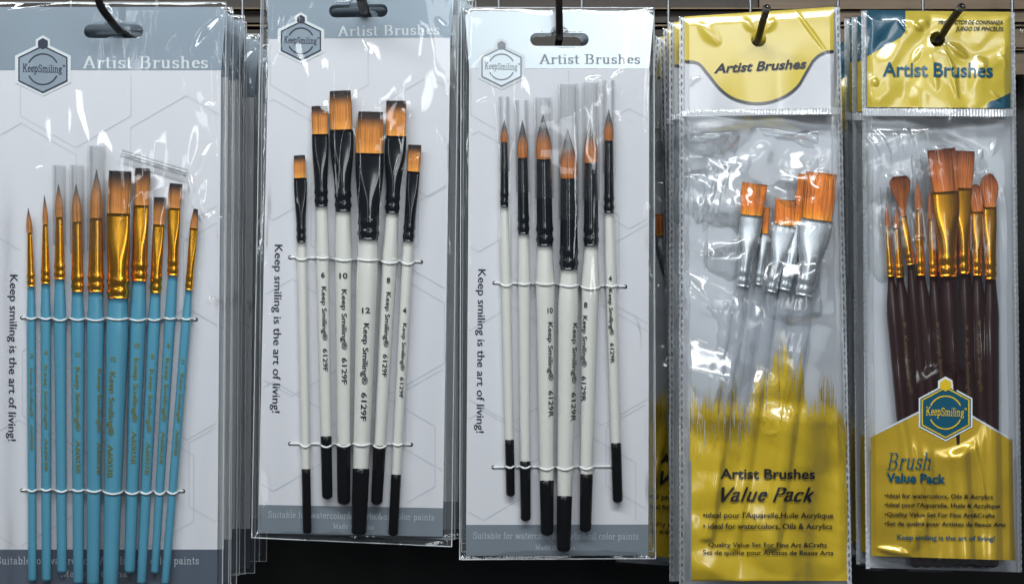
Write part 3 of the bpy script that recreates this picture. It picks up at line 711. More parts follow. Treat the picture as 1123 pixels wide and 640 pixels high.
pack1 = card_pack(p1, 'clear-sleeved grey card of blue-handled brushes at the front left', ((-14, 8), (243, 8), (238, 650), (-16, 650)), ((-20, 3), (248, 3), (244, 656), (-22, 656)),
    (124.5, 34.5, 25, 7.5, True), 77, 602, (47, 76, 56, 58), ((90, 75), (228, 75), 13), ((11, 301), (9, 483), 8.8), ((-4, 618), (218, 618), 8), ((66, 632), (140, 632), 6.5),
    st, items(B1), [(212, 60, 244, 18, 5, 3.4), (236, 60, 240, 180, 4, 3.0, 3), (222, 116, 238, 118, 4, 2.4), (205, 225, 238, 150, 5, 3.6, 3), (212, 250, 240, 232, 3.5, 2.6), (206, 180, 226, 250, 4, 3, -4),
    (222, 328, 244, 332, 3.5, 3.2), (108, 40, 106, 82, 2.2, 1.4), (116, 8, 124, 22, 3, 2.4), (184, 55, 196, 40, 1.5, 1.0), (35, 188, 50, 182, 1.5, 1.1), (215, 300, 235, 350, 6, 3.4, 5), (204, 214, 238, 262, 3, 2), (8, 12, 60, 5, 3, 2)], H1, 21, 'carded brush packs')
elastic(p1, pack1, B1, 24, 215, 348, 350, 1.8); elastic(p1, pack1, B1, 24, 201, 537, 538, 2.2)
V, F = loft([(*p, 4.6, 4.6, 2) for p in [(133+72*t, 168+22*t) for t in np.linspace(0, 1, 10)]], p1.surf(5.5*S), 20, cap=False)
V2, F2 = loft([(*p, 4.0, 4.0, 2) for p in [(133+72*t, 168+22*t) for t in np.linspace(0, 1, 10)]], p1.surf(5.5*S), 20, cap=False)
tag(mesh_obj('plastic_tube', *join([(V, F), (V2, F2)]), M['tube'], None, smooth=True), 'loose clear plastic tube lying slanted above the flat blue-handled brushes', 'tube')

# ================================================================ pack 2 : white handles, flat
p2 = Pack(0.004)
g2 = 'white-handled flat brushes on the second card'
wh = dict(ferm=M['blackmetal'], handle=M['white'], hair=M['hair_amber'])
B2 = [
 make_brush(p2, 'smallest white-handled flat brush with no number, far left on the second card', g2, (328.3, 170), (329.3, 195), (330.5, 266), (337, 585), 13, 14.5, 10.5, 10.8, 8.8, 'flat', cap=513.5, seed=21, **wh),
 make_brush(p2, 'white-handled flat brush marked 6 with black ferrule', g2, (350.5, 116), (351, 147), (352.5, 226.5), (359, 547), 19, 18.5, 14.5, 14.5, 11, 'flat', cap=477.5, seed=22, **wh),
 make_brush(p2, 'tallest white-handled flat brush, marked 10', g2, (373, 99), (374.5, 142), (376.5, 232), (377, 553), 24.5, 26.5, 18, 18.5, 13.5, 'flat', cap=487, seed=23, **wh),
 make_brush(p2, 'widest white-handled flat brush, marked 12, lowest in the middle', g2, (406.8, 122), (405.5, 168), (404, 263), (393.5, 587), 29, 31.5, 23, 24, 16, 'flat', cap=513, seed=24, lift=1, **wh),
 make_brush(p2, 'white-handled flat brush marked 8, right of the widest one', g2, (434.5, 110), (434.3, 149), (430, 234), (413, 553), 22.5, 23.5, 15.5, 17, 12, 'flat', cap=488, seed=25, **wh),
 make_brush(p2, 'white-handled flat brush marked 4, far right of the second card', g2, (455, 158.5), (453.5, 188), (447.7, 265), (431, 587), 15.5, 14.2, 12.5, 12, 10, 'flat', cap=519.5, seed=26, **wh)]
for i, nm, y, ya, yb, yc_, yd, c in ((1, '6', 304, 314, 373, 382, 407, 5.2), (2, '10', 305, 317, 383, 392, 421, 5.8), (3, '12', 343, 354, 421, 430, 461, 6.4), (4, '8', 310, 320, 380, 388, 413, 5.2), (5, '4', 343, 354, 406, 413, 436, 4.2)):
    handle_text(B2[i], nm, y, (9 if len(nm) > 1 else 4), 6, M['ink'], 0, name='size_mark', horiz=True)
    handle_text(B2[i], 'Keep Smiling®', ya, yb, c, M['ink'], 1); handle_text(B2[i], '6129F', yc_, yd, c, M['ink'], 1, name='model_mark')
H2 = [(350, 62, 62, ()), (470, 150, 66, (2,)), (300, 175, 66, ()), (400, 235, 68, ()), (505, 260, 66, ()), (320, 370, 64, ()), (430, 365, 66, ()), (500, 460, 64, ()), (300, 478, 60, ()), (420, 500, 66, ())]
pack2 = card_pack(p2, 'clear-sleeved grey card of white-handled flat brushes, second from left', ((296, -22), (495, -24), (485.5, 588), (283, 584)), ((287, -28), (503, -30), (495.5, 599), (276, 589)),
    (393, 12, 25, 7.2, True), 42.5, 553, (330, 45, 47, 48), ((370, 40), (482, 38), 11), ((301.5, 268), (298.5, 452), 8.8), ((294, 567), (476, 570), 7), ((365, 579), (410, 580), 5.5),
    (M['navy'], (M['silver'], M['silver'], M['slate_light']), M['whiteink'], M['whiteink']), items(B2), [(478, 20, 492, 40, 3, 2), (480, 140, 486, 195, 5, 3.4, 5), (438, 190, 468, 168, 3, 1.8), (398, 44, 406, 62, 1.6, 1.6), (436, 115, 446, 140, 1.5, 1.4, 3),
    (440, 170, 432, 200, 2.5, 1.6), (284, 60, 283, 140, 2.5, 2), (425, 285, 450, 287, 2.2, 1.6), (310, 12, 300, 60, 3, 1.4), (330, 155, 340, 160, 1.5, .9)], H2, 41, 'carded brush packs')
elastic(p2, pack2, B2, 318, 462, 282, 287, 1.5); elastic(p2, pack2, B2, 318, 451, 486, 487, 2.4)

# ================================================================ pack 3 : white handles, pointed
p3 = Pack(0.0, 0.0)
g3 = 'white-handled pointed brushes on the third card'
wr = dict(ferm=M['blackmetal'], handle=M['white'], hair=M['hair_tan'])
B3 = [
 make_brush(p3, 'thinnest white-handled pointed brush, far left of the third card', g3, (553, 132), (553, 156), (553.2, 227), (560, 544), 0, 7.2, 9.6, 10.8, 9, 'round', cap=481.5, guard=106, seed=31, **wr),
 make_brush(p3, 'white-handled pointed brush second from left on the third card, its black end crossing the cord', g3, (573, 132), (573, 173), (574.3, 257), (576.5, 571), 0, 11, 12.6, 13.2, 10.5, 'round', cap=505, guard=110, seed=32, **wr),
 make_brush(p3, 'thick white-handled pointed brush marked 10', g3, (595.5, 126), (596.3, 174.5), (597.7, 270), (600, 587), 0, 16.6, 18.2, 21, 13.5, 'round', cap=526, guard=107, seed=33, **wr),
 make_brush(p3, 'largest pointed brush, hanging lowest in the middle of the third card', g3, (622.6, 141), (623.6, 195.6), (624, 296), (618, 605), 0, 18.4, 20, 22.5, 14.5, 'round', cap=543, guard=92, seed=34, **wr),
 make_brush(p3, 'white-handled pointed brush marked 8, right of the largest one', g3, (647, 131), (648, 178.5), (648.3, 270), (642, 583), 0, 15, 16.4, 19.5, 12, 'round', cap=519, guard=90, seed=35, **wr),
 make_brush(p3, 'slim pointed brush standing apart at the right of the third card', g3, (667.6, 120), (667.8, 154), (668, 233.6), (677.5, 551), 0, 9.7, 11.2, 12, 10.4, 'round', cap=485, guard=88, seed=36, **wr)]
for i, nm, y, ya, yb, yc_, yd, c, xo in ((2, '10', 343, 353, 417, 428, 457, 5.4, 5.5), (4, '8', 337, 346, 402, 412, 440, 5.0, -5.0), (5, '4', 308, 317, 367, 376, 398, 4.4, -1), (3, '12', 345, 354, 420, 430, 462, 5, 8.2)):
    if i != 3: handle_text(B3[i], nm, y, (6 if len(nm) > 1 else 3.6), 6, M['ink'], xo*.95, name='size_mark', horiz=True)
    handle_text(B3[i], 'Keep Smiling®', ya, yb, c, M['ink'], xo); handle_text(B3[i], '6129R', yc_, yd, c, M['ink'], xo, name='model_mark')
H3 = [(570, 95, 62, ()), (690, 185, 66, (2,)), (525, 210, 66, ()), (620, 270, 68, ()), (730, 300, 66, ()), (560, 400, 64, ()), (660, 400, 66, ()), (720, 500, 64, ()), (530, 510, 60, ()), (640, 540, 66, ())]
pack3 = card_pack(p3, 'clear-sleeved card of white-handled pointed brushes with a bright shining header', ((515, 12.5), (712, 13), (711, 608.5), (511, 609)), ((506, 8.5), (717, 9), (719, 612), (504, 613)),
    (613.5, 43.5, 25, 7.2, True), 75, 575, (550, 73.5, 47, 48), ((591, 70), (702, 70), 10.2), ((524.5, 295), (522.5, 474), 8.6), ((519, 590), (700, 591), 7), ((587, 602), (631, 602), 5.5),
    (M['glare_greyink'], (M['silver_glare'], M['silver_glare'], M['slate_light']), M['whiteink'], M['glare_greyink']), items(B3), [(665, 95, 700, 75, 2.5, 2, 5), (680, 105, 700, 95, 2.5, 1.6, -4), (690, 118, 706, 108, 2, 1.2), (660, 85, 640, 90, 2, 1.4), (672, 135, 700, 140, 2, 1.3, 3),
    (712, 20, 714, 70, 3, 2.4), (520, 115, 545, 108, 2, 1), (690, 340, 700, 390, 3, 1.5, 5), (655, 90, 668, 120, 1.6, 1.2)], H3, 61, 'carded brush packs')
elastic(p3, pack3, B3, 542, 686, 310, 314, 2.0); elastic(p3, pack3, B3, 541, 671, 512, 511, 2.6)

# stacks behind the carded packs
stack_copies(pack1, [(.011, 3.0, -4, .1), (.020, -1.5, 3, -.15), (.031, 2.0, -1, 0), (.046, 1, 6, .2), (.056, -1, 2, -.2), (.078, 5, -6, .1), (.092, 3, 2, -.1), (.108, 9, -4, .2)], BACKPARTS,
    [o+' pack from the front in the stack behind the blue-handled brushes' for o in ords], 'carded packs stacked behind the blue-handled brushes')
stack_copies(pack2, [(.013, -3, 2, -.5), (.027, 7, -3, -.75), (.041, 9, 3, -.7), (.056, 12, -2, -.8), (.072, 15, 4, -.6)], BACKPARTS,
    [o+' pack from the front in the stack behind the white-handled flat brushes' for o in ords], 'carded packs stacked behind the white-handled flat brushes')
stack_copies(pack3, [(.013, 2, 3, .1), (.026, -2, 8, -.1), (.039, 3, 12, .15), (.053, -3, 17, 0)], BACKPARTS,
    [o+' pack from the front in the stack behind the white-handled pointed brushes' for o in ords], 'carded packs stacked behind the white-handled pointed brushes')

# ================================================================ pack 4 : yellow splash bag, silver ferrules
p4 = Pack(0.0)
g4 = 'short flat brushes with silver ferrules in the yellow bag'
wc = dict(ferm=M['silvermetal'], handle=M['clearhandle'], hair=M['hair_orange'])
B4 = [
 make_brush(p4, 'leftmost orange flat brush in the yellow bag, silver ferrule widening upwards', g4, (828, 201), (824.5, 236), (815, 314), (775, 590), 30, 25, 16, 17, 11, 'flat', seed=41, slant=-.12, **wc),
 make_brush(p4, 'narrow orange brush mostly hidden, right behind the leftmost flat one in the yellow bag', g4, (841, 227), (839, 256), (832, 312), (795, 590), 8, 8, 9, 10, 8, 'flat', seed=42, **wc),
 make_brush(p4, 'orange flat brush with lowest bristles in the middle of the yellow bag', g4, (862, 219), (862, 247), (846, 320), (806, 600), 25, 27, 13, 15, 10, 'flat', seed=43, slant=-.22, **wc),
 make_brush(p4, 'orange brush half hidden behind the widest one in the yellow bag', g4, (881, 190), (877, 246), (861, 318), (822, 600), 12, 13, 14, 15, 10, 'flat', seed=44, lift=0, **wc),
 make_brush(p4, 'widest orange flat brush in the yellow bag, at its right', g4, (901, 189), (896, 241), (882, 324), (846, 600), 37, 36, 21, 23, 14, 'flat', seed=45, lift=2, **wc)]
def bag_pack(pk, name_label, quad, hole, film_items, creases, seed, group, heat, wrinkle, level=None):
    root = empty('brush_pack', P(hole[0], hole[1], pk.y0), name_label, 'brush pack', group)
    x0 = min(quad[0][0], quad[3][0])-2; x1 = max(quad[1][0], quad[2][0])+2; y0 = min(quad[0][1], quad[1][1])-2; y1 = max(quad[2][1], quad[3][1])+2
    f = Field(x0, x1, y0, y1, 1.2); f.drape([(a, b, c, d, e*.8, g*.8) for a, b, c, d, e, g in film_items], spread=52, blur=40, full=1.25); f.H += 4.5*S
    wm = ss((f.Y-heat)/25); wrinkle(f, wm)
    for c in creases: f.crease(*c)
    f.edge(quad, m=12, base=.6); f.H = np.maximum(f.H, f.T+.6*S)
    if level:
        k = ss((level[2]+14-np.hypot(f.X-level[0], f.Y-level[1]))/14); f.H = f.H*(1-k)+level[3]*S*k
    yf = lambda a, b: pk.pl(a, b)-f.at(a, b)
    nx, ny = int((x1-x0)/1.3), int((y1-y0)/1.4)
    sheet('bag_front', quad, yf, M['bag'], root, nx, ny, hole=(hole[0], hole[1], 0, hole[2]+.6), wob=.5, seed=seed)
    g = Field(x0, x1, y0, y1, 4); g.noise(50, 70, 2.0, seed+9); g.edge(quad, m=10, base=1)
    sheet('backing_sheet', [(quad[0][0]+3, quad[0][1]+2), (quad[1][0]-3, quad[1][1]+2), (quad[2][0]-3, quad[2][1]-3), (quad[3][0]+3, quad[3][1]-3)], lambda a, b: pk.pl(a, b)+.0006+g.at(a, b)*.4, M['pearl'], root, 60, 140, hole=(hole[0], hole[1], 0, hole[2]+.6), wob=0)
    return root, yf, f
def seam_strip(root, a, b, wd, yf, dashes=True, pitch=8.5, seed=0):
    V, F, mi = [], [], []; L = math.hypot(b[0]-a[0], b[1]-a[1]); n = int(L/2)
    rn = random.Random(seed)
    for i in range(n+1):
        t = i/n; x, y = a[0]+(b[0]-a[0])*t, a[1]+(b[1]-a[1])*t; j = .25*math.sin(i*1.7)+rn.uniform(-.1, .1)
        for k, u in enumerate((-wd/2, -wd/4, 0, wd/4, wd/2)):
            h = (.5*math.sin(i*2.1+k)+.4)*S if 0 < k < 4 else 0
            V.append(P(x+u+j, y, yf(x+u, y)-.0002-h))
        if i:
            for k in range(4): q = (i-1)*5+k; F.append((q, q+1, q+6, q+5))
    so = mesh_obj('side_seam', V, F, M['seam'], root, smooth=True)
    if dashes:
        V, F = [], []; s = 3
        while s < L-6:
            l = pitch*rn.uniform(.42, .6); t0, t1 = s/L, (s+l)/L; k = len(V); w_ = rn.uniform(.45, .75)
            for t in (t0, t1):
                for u in (-w_, w_):
                    x, y = a[0]+(b[0]-a[0])*t+u, a[1]+(b[1]-a[1])*t; V.append(P(x, y, yf(x, y)-.0009))
            F.append((k, k+1, k+3, k+2)); s += pitch
        sub(mesh_obj('perforation', V, F, M['slate'], root), so)
def heat_band(root, xa, xb, ya, yb, h, yf, pitch=3.4, seed=0):
    V, F = [], []; n = int((xb-xa)/(pitch/4)); rn = random.Random(seed)
    for i in range(n+1):
        t = i/n; x = xa+(xb-xa)*t; y = ya+(yb-ya)*t; hh = .55*math.sin(2*math.pi*i/4+.4)*S*rn.uniform(.5, 1.1)
        for u in (0, .5, 1): V.append(P(x, y+h*u, yf(x, y+h*u)-.0003-hh))
        if i:
            for k in range(2): q = (i-1)*3+k; F.append((q, q+1, q+4, q+3))
    mesh_obj('heat_seal', V, F, M['seam'], root, smooth=True)
def wr4(f, m):
    low = 1-.45*ss((f.Y-430)/60); body = m*low
    f.facets(50, 1.30, 3, body*(1-.45*ss((f.Y-250)/90)), 1.0, 4); f.facets(30, .55, 8, body*ss((330-f.Y)/120), 1.3, 3)
    f.noise(70, 110, 3.0, 5, mask=m); f.noise(16, 40, .5, 7, mask=m); f.noise(50, 120, 1.0, 6); f.noise(9, 60, .25, 17, mask=ss((f.Y-300)/50))
q4 = ((744, 17.5), (921, 6), (934, 648), (745, 648))
pack4, yf4, f4 = bag_pack(p4, 'front yellow and clear bag of orange flat brushes with brush-stroke splash', q4, (832, 43, 8), items(B4),
    [(765, 150, 800, 190, 3, 2), (788, 235, 800, 180, 2, 2.4), (770, 180, 774, 300, 5, 4, 6), (790, 200, 770, 260, 3, 3), (820, 140, 912, 162, 4, 4, 6), (800, 128, 805, 175, 3, 3), (840, 150, 900, 145, 5, 3.5), (870, 8, 908, 60, 1.8, 1.5), (858, 470, 835, 472, 1.5, 1.2, 4),
     (858, 470, 880, 380, 3, 2, 4), (752, 300, 775, 330, 4, 3), (756, 95, 770, 85, 1.5, 1.5, 3), (765, 24, 790, 50, 6, 1.6), (815, 20, 828, 36, 4, 1.6), (850, 20, 838, 36, 4, 1.6), (790, 500, 780, 600, 5, 1.5), (850, 560, 900, 590, 3, 1)],
    81, 'bagged brush packs', 122, wr4)
SC4 = [(740, 67), (752, 67.5), (766, 70), (776, 81), (789, 97), (803, 107.5), (822, 113), (842, 112.5), (862, 105), (876, 93.5), (884, 80), (893, 65.5), (904, 58), (915, 56.5), (930, 56)]
def scurve(x):
    for i in range(1, len(SC4)-2):
        (x0, a), (x1, b), (x2, c), (x3, d) = SC4[i-1:i+3]
        if x <= x2:
            t = max(0, (x-x1)/(x2-x1)); m1 = (c-a)/(x2-x0)*(x2-x1); m2 = (d-b)/(x3-x1)*(x2-x1)
            return (2*t**3-3*t*t+1)*b+(t**3-2*t*t+t)*m1+(-2*t**3+3*t*t)*c+(t**3-t*t)*m2
    return 56.3
xs = np.arange(750.5, 915.2, 1.1)
top4 = lambda x: 18.5-(x-750)*.066
y4 = lambda d: (lambda a, b: yf4(a, b)+d)
xsheet('header_print', xs, top4, scurve, 60, y4(.00035), M['yellow_header'], pack4, hole=(832, 43, 8.4))
mesh_obj('header_border', *band_strip([(x, scurve(x)) for x in np.arange(751, 915, 1.2)], 3.0, y4(.00015)), M['ink'], pack4)
# white strip below the curve
xsheet('header_ground', xs, lambda x: scurve(x)-1, lambda x: 121-(x-750)*.016, 12, y4(.0006), M['card'], pack4)
heat_band(pack4, 747, 922, 121, 118, 7, y4(-.0001), seed=3)
letters(bfont('Artist Brushes', .028, .28), (783, 80), (885, 74.5), 10.2, y4(-.0002), M['ink'], pack4, slices=True)
# paint splash: dry-brush strokes printed on the front film
env = [(757, 428), (762, 416), (768, 440), (778, 452), (786, 432), (796, 440), (806, 408), (812, 425), (822, 445), (828, 400), (836, 394), (843, 412), (849, 372), (853, 356), (859, 360), (866, 388), (872, 392), (879, 384), (886, 440), (894, 440), (904, 402), (912, 415), (920, 448), (931, 470)]
def envy(x):
    for (a, b), (c, d) in zip(env[:-1], env[1:]):
        if x <= c: return b+(d-b)*max(0, (x-a)/(c-a))
    return 470
solid = lambda x: 486-7*math.sin(x*.13)-50*math.exp(-((x-862)/22)**2)-20*math.exp(-((x-910)/14)**2)-12*math.exp(-((x-835)/8)**2)+6*math.sin(x*.7)+3*math.sin(x*2.3)
V, F = [], []; rn = random.Random(5)
for i in range(1100):
    x = rn.uniform(757, 929.5); e = envy(x); s0 = solid(x)
    yt = e+(s0-e)*rn.random()**.85-8*rn.random(); gap = rn.random() < .3; yb = s0+6 if not gap else min(s0+6, yt+rn.uniform(6, 30)); w0 = rn.uniform(.14, .5)
    if yt > yb-4: yt = yb-6
    n = max(3, int((yb-yt)/6)); k0 = len(V); dx = rn.gauss(0, .6)
    for j in range(n+1):
        t = j/n; y = yt+(yb-yt)*t; ww = w0*min(1, .15+2.2*t)*(1+.25*math.sin(j*1.9+i)); xx = x+dx*(1-t)
        for u in (-ww, ww): V.append(P(xx+u, y, yf4(xx+u, y)+.00022-1e-6*(i % 90)))
        if j: q = len(V)-4; F.append((q, q+1, q+3, q+2))
mesh_obj('splash_strokes', V, F, M['yellow'], pack4)
xr = lambda y: 927+(y-470)*.021
V, F = [], []; nx, ny = 130, 120
for j in range(ny+1):
    for i in range(nx+1):
        x0_, x1_ = 758.5, 929.5; x = x0_+(x1_-x0_)*i/nx; yt = solid(x); y = yt+(636.5-yt)*j/ny; V.append(P(x, y, yf4(x, y)+.00035))
for j in range(ny):
    for i in range(nx): q = j*(nx+1)+i; F.append((q, q+1, q+nx+2, q+nx+1))
mesh_obj('splash_print', V, F, M['yellow'], pack4, smooth=True)
yl = y4(-.0006)
letters(bfont('Artist Brushes', .022), (790, 524), (894, 524.5), 11, yl, M['ink'], pack4, slices=True)
letters(nibtext('Value Pack', (.125, .055), .38, False, -.01, .02), (791, 549), (893, 549), 15, yl, M['ink'], pack4, capu=.70, slices=True)
for tx, xa, xb, y, c in (('•ideal pour l\'Aquarelle,Huile Acrylique', 771, 914, 567, 6.2), ('• ideal for watercolors, Oils & Acrylics', 771, 913, 579, 6.2), ('Quality Value Set For Fine Art &Crafts', 777, 907, 599, 5.2), ('Set de qualite pour Artistes de Beaux Arts', 771, 914, 607.5, 5.2)):
    letters(bfont(tx, .012), (xa, y), (xb, y+.5), c, yl, M['ink'], pack4, slices=True)
seam_strip(pack4, (747.5, 19), (748, 645), 5.5, lambda a, b: p4.pl(a, b)-.0014, seed=1)
seam_strip(pack4, (918.5, 8), (931.8, 645), 5, lambda a, b: p4.pl(a, b)-.0014, seed=2)

# packs behind it
b4 = ('bag_front', 'backing_sheet', 'header_print', 'header_border', 'header_ground', 'splash_strokes', 'splash_print', 'lettering', 'side_seam', 'heat_seal')
stack_copies(pack4, [(.016, -7, 1, 0), (.030, -10, 1, -.8), (.046, -10.6, -4, -1.2)], b4,
    [o+' pack from the front in the stack behind the yellow splash bag' for o in ords], 'bagged packs stacked behind the yellow splash bag')
stack_copies(pack4, [(.060, -14, -4, 4.4)], b4, ['skewed yellow splash bag far back, showing beside the white-handled pointed brushes'], 'bagged packs stacked behind the yellow splash bag')
bb = make_brush(Pack(.060), 'orange flat brush in the skewed bag behind, just left of the yellow bag seams', 'short flat brushes with silver ferrules in the yellow bag',
    (731, 234), (732, 258), (741, 330), (752, 560), 27, 25, 14, 15, 10, 'flat', seed=51, **wc)

# ================================================================ pack 5 : maroon handles, gold and teal bag
p5 = Pack(0.0)
g5 = 'maroon-handled brushes in the gold and teal bag'
mr = dict(ferm=M['gold'], handle=M['maroon'], hair=M['hair_rust'])
B5 = [
 make_brush(p5, 'thinnest maroon-handled brush at the far left of the gold and teal bag', g5, (972, 222), (973, 248), (977, 303), (1006, 622), 0, 4.5, 8, 17, 15, 'round', seed=61, guard=205, **mr),
 make_brush(p5, 'second thin pointed maroon-handled brush from the left', g5, (983, 226), (983.7, 250), (987, 304), (1018, 622), 0, 5.5, 9, 17, 15, 'round', seed=62, guard=208, **mr),
 make_brush(p5, 'maroon-handled fan-shaped brush spreading at the left of the bag', g5, (986, 192), (991, 237), (999, 290), (1030, 622), 27, 7, 9, 15, 12, 'fan', seed=63, lift=2, **mr),
 make_brush(p5, 'pointed maroon-handled brush in a clear tube beside the fan-shaped one', g5, (1005.5, 196), (1007.5, 230), (1010, 302), (1040, 622), 0, 7.5, 10, 17, 14, 'round', seed=64, guard=170, **mr),
 make_brush(p5, 'pointed maroon-handled brush in a clear tube left of the widest flat brush', g5, (1019.5, 205), (1021.5, 240), (1024, 303), (1050, 622), 0, 7.5, 10, 17, 14, 'round', seed=65, guard=172, **mr),
 make_brush(p5, 'widest flat maroon-handled brush with square gold ferrule window', g5, (1032, 163), (1037, 210), (1040, 303), (1059, 622), 33, 30, 20, 23, 15, 'flat', seed=66, slant=.05, lift=3, **mr),
 make_brush(p5, 'tall flat brush behind, right of the widest maroon-handled one', g5, (1058, 165), (1056, 206), (1058, 300), (1070, 622), 24, 22, 14, 19, 15, 'flat', seed=67, **mr),
 make_brush(p5, 'small maroon-handled brush with low bristles, between the flat and rounded ones', g5, (1058, 218), (1058.5, 243), (1059, 303), (1074, 622), 9, 10, 11, 14, 11, 'filbert', seed=68, lift=2, **mr),
 make_brush(p5, 'short filbert maroon-handled brush just left of the rightmost one', g5, (1069, 202), (1072.5, 232), (1072, 302), (1082, 622), 17, 13, 11, 18, 15, 'filbert', seed=69, lift=2, **mr),
 make_brush(p5, 'rightmost maroon-handled brush with a tall rounded bristle head', g5, (1084, 190), (1085.5, 227), (1086.5, 306), (1089, 622), 22, 15, 13, 18, 14, 'filbert', seed=70, lift=3, **mr)]
for i, ya in ((1, 352), (4, 352), (6, 355), (8, 350)):
    handle_text(B5[i], '8', ya+6, 3.5, 5, M['dimgold'], 0, name='size_mark', horiz=True)
    handle_text(B5[i], 'Keep Smiling®', ya+16, ya+80, 4.4, M['dimgold'], 0)
def wr5(f, m):
    f.facets(56, .50, 23, m*(1-.75*ss((f.Y-270)/60)), 1.1, 6); f.noise(60, 100, 2.6, 15, mask=m); f.noise(20, 50, .5, 27, mask=m); f.noise(45, 60, 1.6, 16)
    f.noise(28, 90, 1.6, 33, mask=ss((f.Y-480)/30)); f.facets(30, .30, 43, 1-m, 1.0, 12)
q5 = ((944, 10), (1113, 12), (1121, 630), (949.5, 625))
pack5, yf5, f5 = bag_pack(p5, 'gold and teal bag of maroon-handled brushes at the front right', q5, (1028, 43, 8), items(B5),
    [(1040, 48, 1062, 64, 4, 3.5), (1072, 62, 1078, 80, 4, 3, 3), (1035, 55, 1048, 110, 2, 2, 5), (1052, 110, 1040, 75, 2, 2), (1002, 25, 1012, 34, 3, 2.5), (985, 22, 995, 36, 2, 1.6), (958, 85, 962, 95, 3, 2.5), (1086, 100, 1098, 112, 2, 1.6),
     (1095, 60, 1103, 75, 2, 1.4, 3), (1012, 50, 1000, 70, 3, 2), (1018, 30, 1008, 14, 4, 2.4), (1020, 60, 1028, 100, 5, 2.2), (955, 140, 975, 190, 3, 2, 8), (990, 130, 1005, 220, 3, 2, 6), (1000, 265, 1015, 262, 3, 3), (978, 214, 975, 224, 3, 2),
     (1098, 200, 1108, 330, 5, 3, 5), (1064, 468, 1082, 590, 2, 1.4, 4), (1095, 150, 1085, 175, 3, 2), (960, 600, 1000, 608, 4, 3), (995, 608, 1020, 560, 9, 3), (950, 618, 990, 620, 2.5, 2)],
    91, 'bagged brush packs', 118, wr5, level=(1037, 450, 40, 25))
y5 = lambda d: (lambda a, b: yf5(a, b)+d)
xs = np.arange(951, 1108.6, 1.1)
xsheet('header_print', xs, lambda x: 11.5+(x-951)*.012, lambda x: 117.5+(x-951)*.008, 70, y5(.00035), M['yellow_header'], pack5, hole=(1028, 43, 8.4))
def teal_left(x): return 62-(x-951)*.57 if x < 986 else 42-(x-986)*(x-986)*.12-(x-986)*.4
xsheet('header_corner', np.arange(951, 993.4, 1.0), lambda x: 11.2+(x-951)*.012, teal_left, 34, y5(.0002), M['tealink'], pack5)
xsheet('header_corner', np.arange(1082, 1108.7, .9), lambda x: 118.2-(8.5*math.sqrt(max(0, 1-((1092-x)/10)**2)) if x < 1092 else 8.5+(x-1092)*.5), lambda x: 118.6, 12, y5(.0002), M['tealink'], pack5)
letters(bfont('Artist Brushes', .020), (968, 83.5), (1089, 84.5), 16, y5(-.0002), M['tealink'], pack5, slices=True)
letters(bfont('PRODUCTOS DE CONFIANZA', .022, .25), (1029, 26.5), (1100, 26.8), 4.4, y5(-.0002), M['ink'], pack5, slices=True)
letters(bfont('JUEGO DE PINCELES.', .022, .25), (1048, 33.5), (1101, 33.8), 4.4, y5(-.0002), M['ink'], pack5, slices=True)
heat_band(pack5, 946, 1112, 119, 120, 8, y5(-.0001), seed=8)
house = lambda x: 479-(x-955)*.50 if x < 1035 else 439+(x-1035)*.585
xs = np.arange(955, 1111.5, 1.3)
V, F = [], []; nx, ny = 120, 110
for j in range(ny+1):
    for i in range(nx+1):
        u = i/nx; xt = 955+(1110.6-955)*u; yt = house(xt); yb = 609+(u*5); xb = 955.5+(1114-955.5)*u; t = j/ny; y = yt+(yb-yt)*t; x = xt+(xb-xt)*t*t; V.append(P(x, y, yf5(x, y)+.00035))
for j in range(ny):
    for i in range(nx): q = j*(nx+1)+i; F.append((q, q+1, q+nx+2, q+nx+1))
mesh_obj('gold_panel', V, F, M['gold_film'], pack5, smooth=True)
mesh_obj('panel_border', *band_strip([(x, house(x)-1) for x in np.arange(954, 1112, 1.5)], 2.2, y5(.0002)), M['whiteink'], pack5)
badge(pack5, 1037, 452, 60, 56, y5(.0001), M['whiteink'], M['tealink'], M['yellow'], None, None, rim=.4)
yl = y5(-.0005)
letters(nibtext('Brush', (.075, .03), .28, True), (972, 514.5), (1021, 514), 18, yl, M['tealink'], pack5, capu=.70, slices=True)
letters(bfont('Value Pack', .03), (972, 528), (1037, 529.5), 10.5, yl, M['tealink'], pack5, slices=True)
for tx, xa, xb, y, c, m in (('•Ideal for watercolors, Oils & Acrylics', 970, 1089, 545, 4.8, 'ink'), ('•Ideal pour l\'Aquarelle, Huile & Acrylique', 970, 1097, 555, 4.8, 'ink'), ('•Quality Value Set For Fine Art&Crafts', 970, 1091, 565.5, 4.8, 'ink'), ('•Set de qualité pour Artistes de Beaux Arts', 970, 1103, 575.5, 4.8, 'ink'), ('Keep smiling is the art of living!', 984, 1091, 591, 5.6, 'tealink')):
    letters(bfont(tx, .016), (xa, y), (xb, y+1.5), c, yl, M[m], pack5, slices=True)
seam_strip(pack5, (947, 12), (952, 623), 5, lambda a, b: p5.pl(a, b)-.0012, dashes=False, seed=4)
seam_strip(pack5, (1110.5, 14), (1118.5, 627), 4.5, lambda a, b: p5.pl(a, b)-.0012, dashes=False, seed=5)
b5 = ('bag_front', 'backing_sheet', 'header_print', 'header_corner', 'gold_panel', 'side_seam', 'heat_seal', 'lettering', 'panel_border')
stack_copies(pack5, [(.014, -3, -1, 0), (.028, -4, 3, .15)], b5, [o+' pack from the front in the stack behind the gold and teal bag' for o in ords], 'bagged packs stacked behind the gold and teal bag')
stack_copies(pack5, [(.075, 0, -6, 0)], b5, ['gold and teal bag farther back, showing in the gap beside the yellow splash bag'], 'bagged packs stacked behind the gold and teal bag')
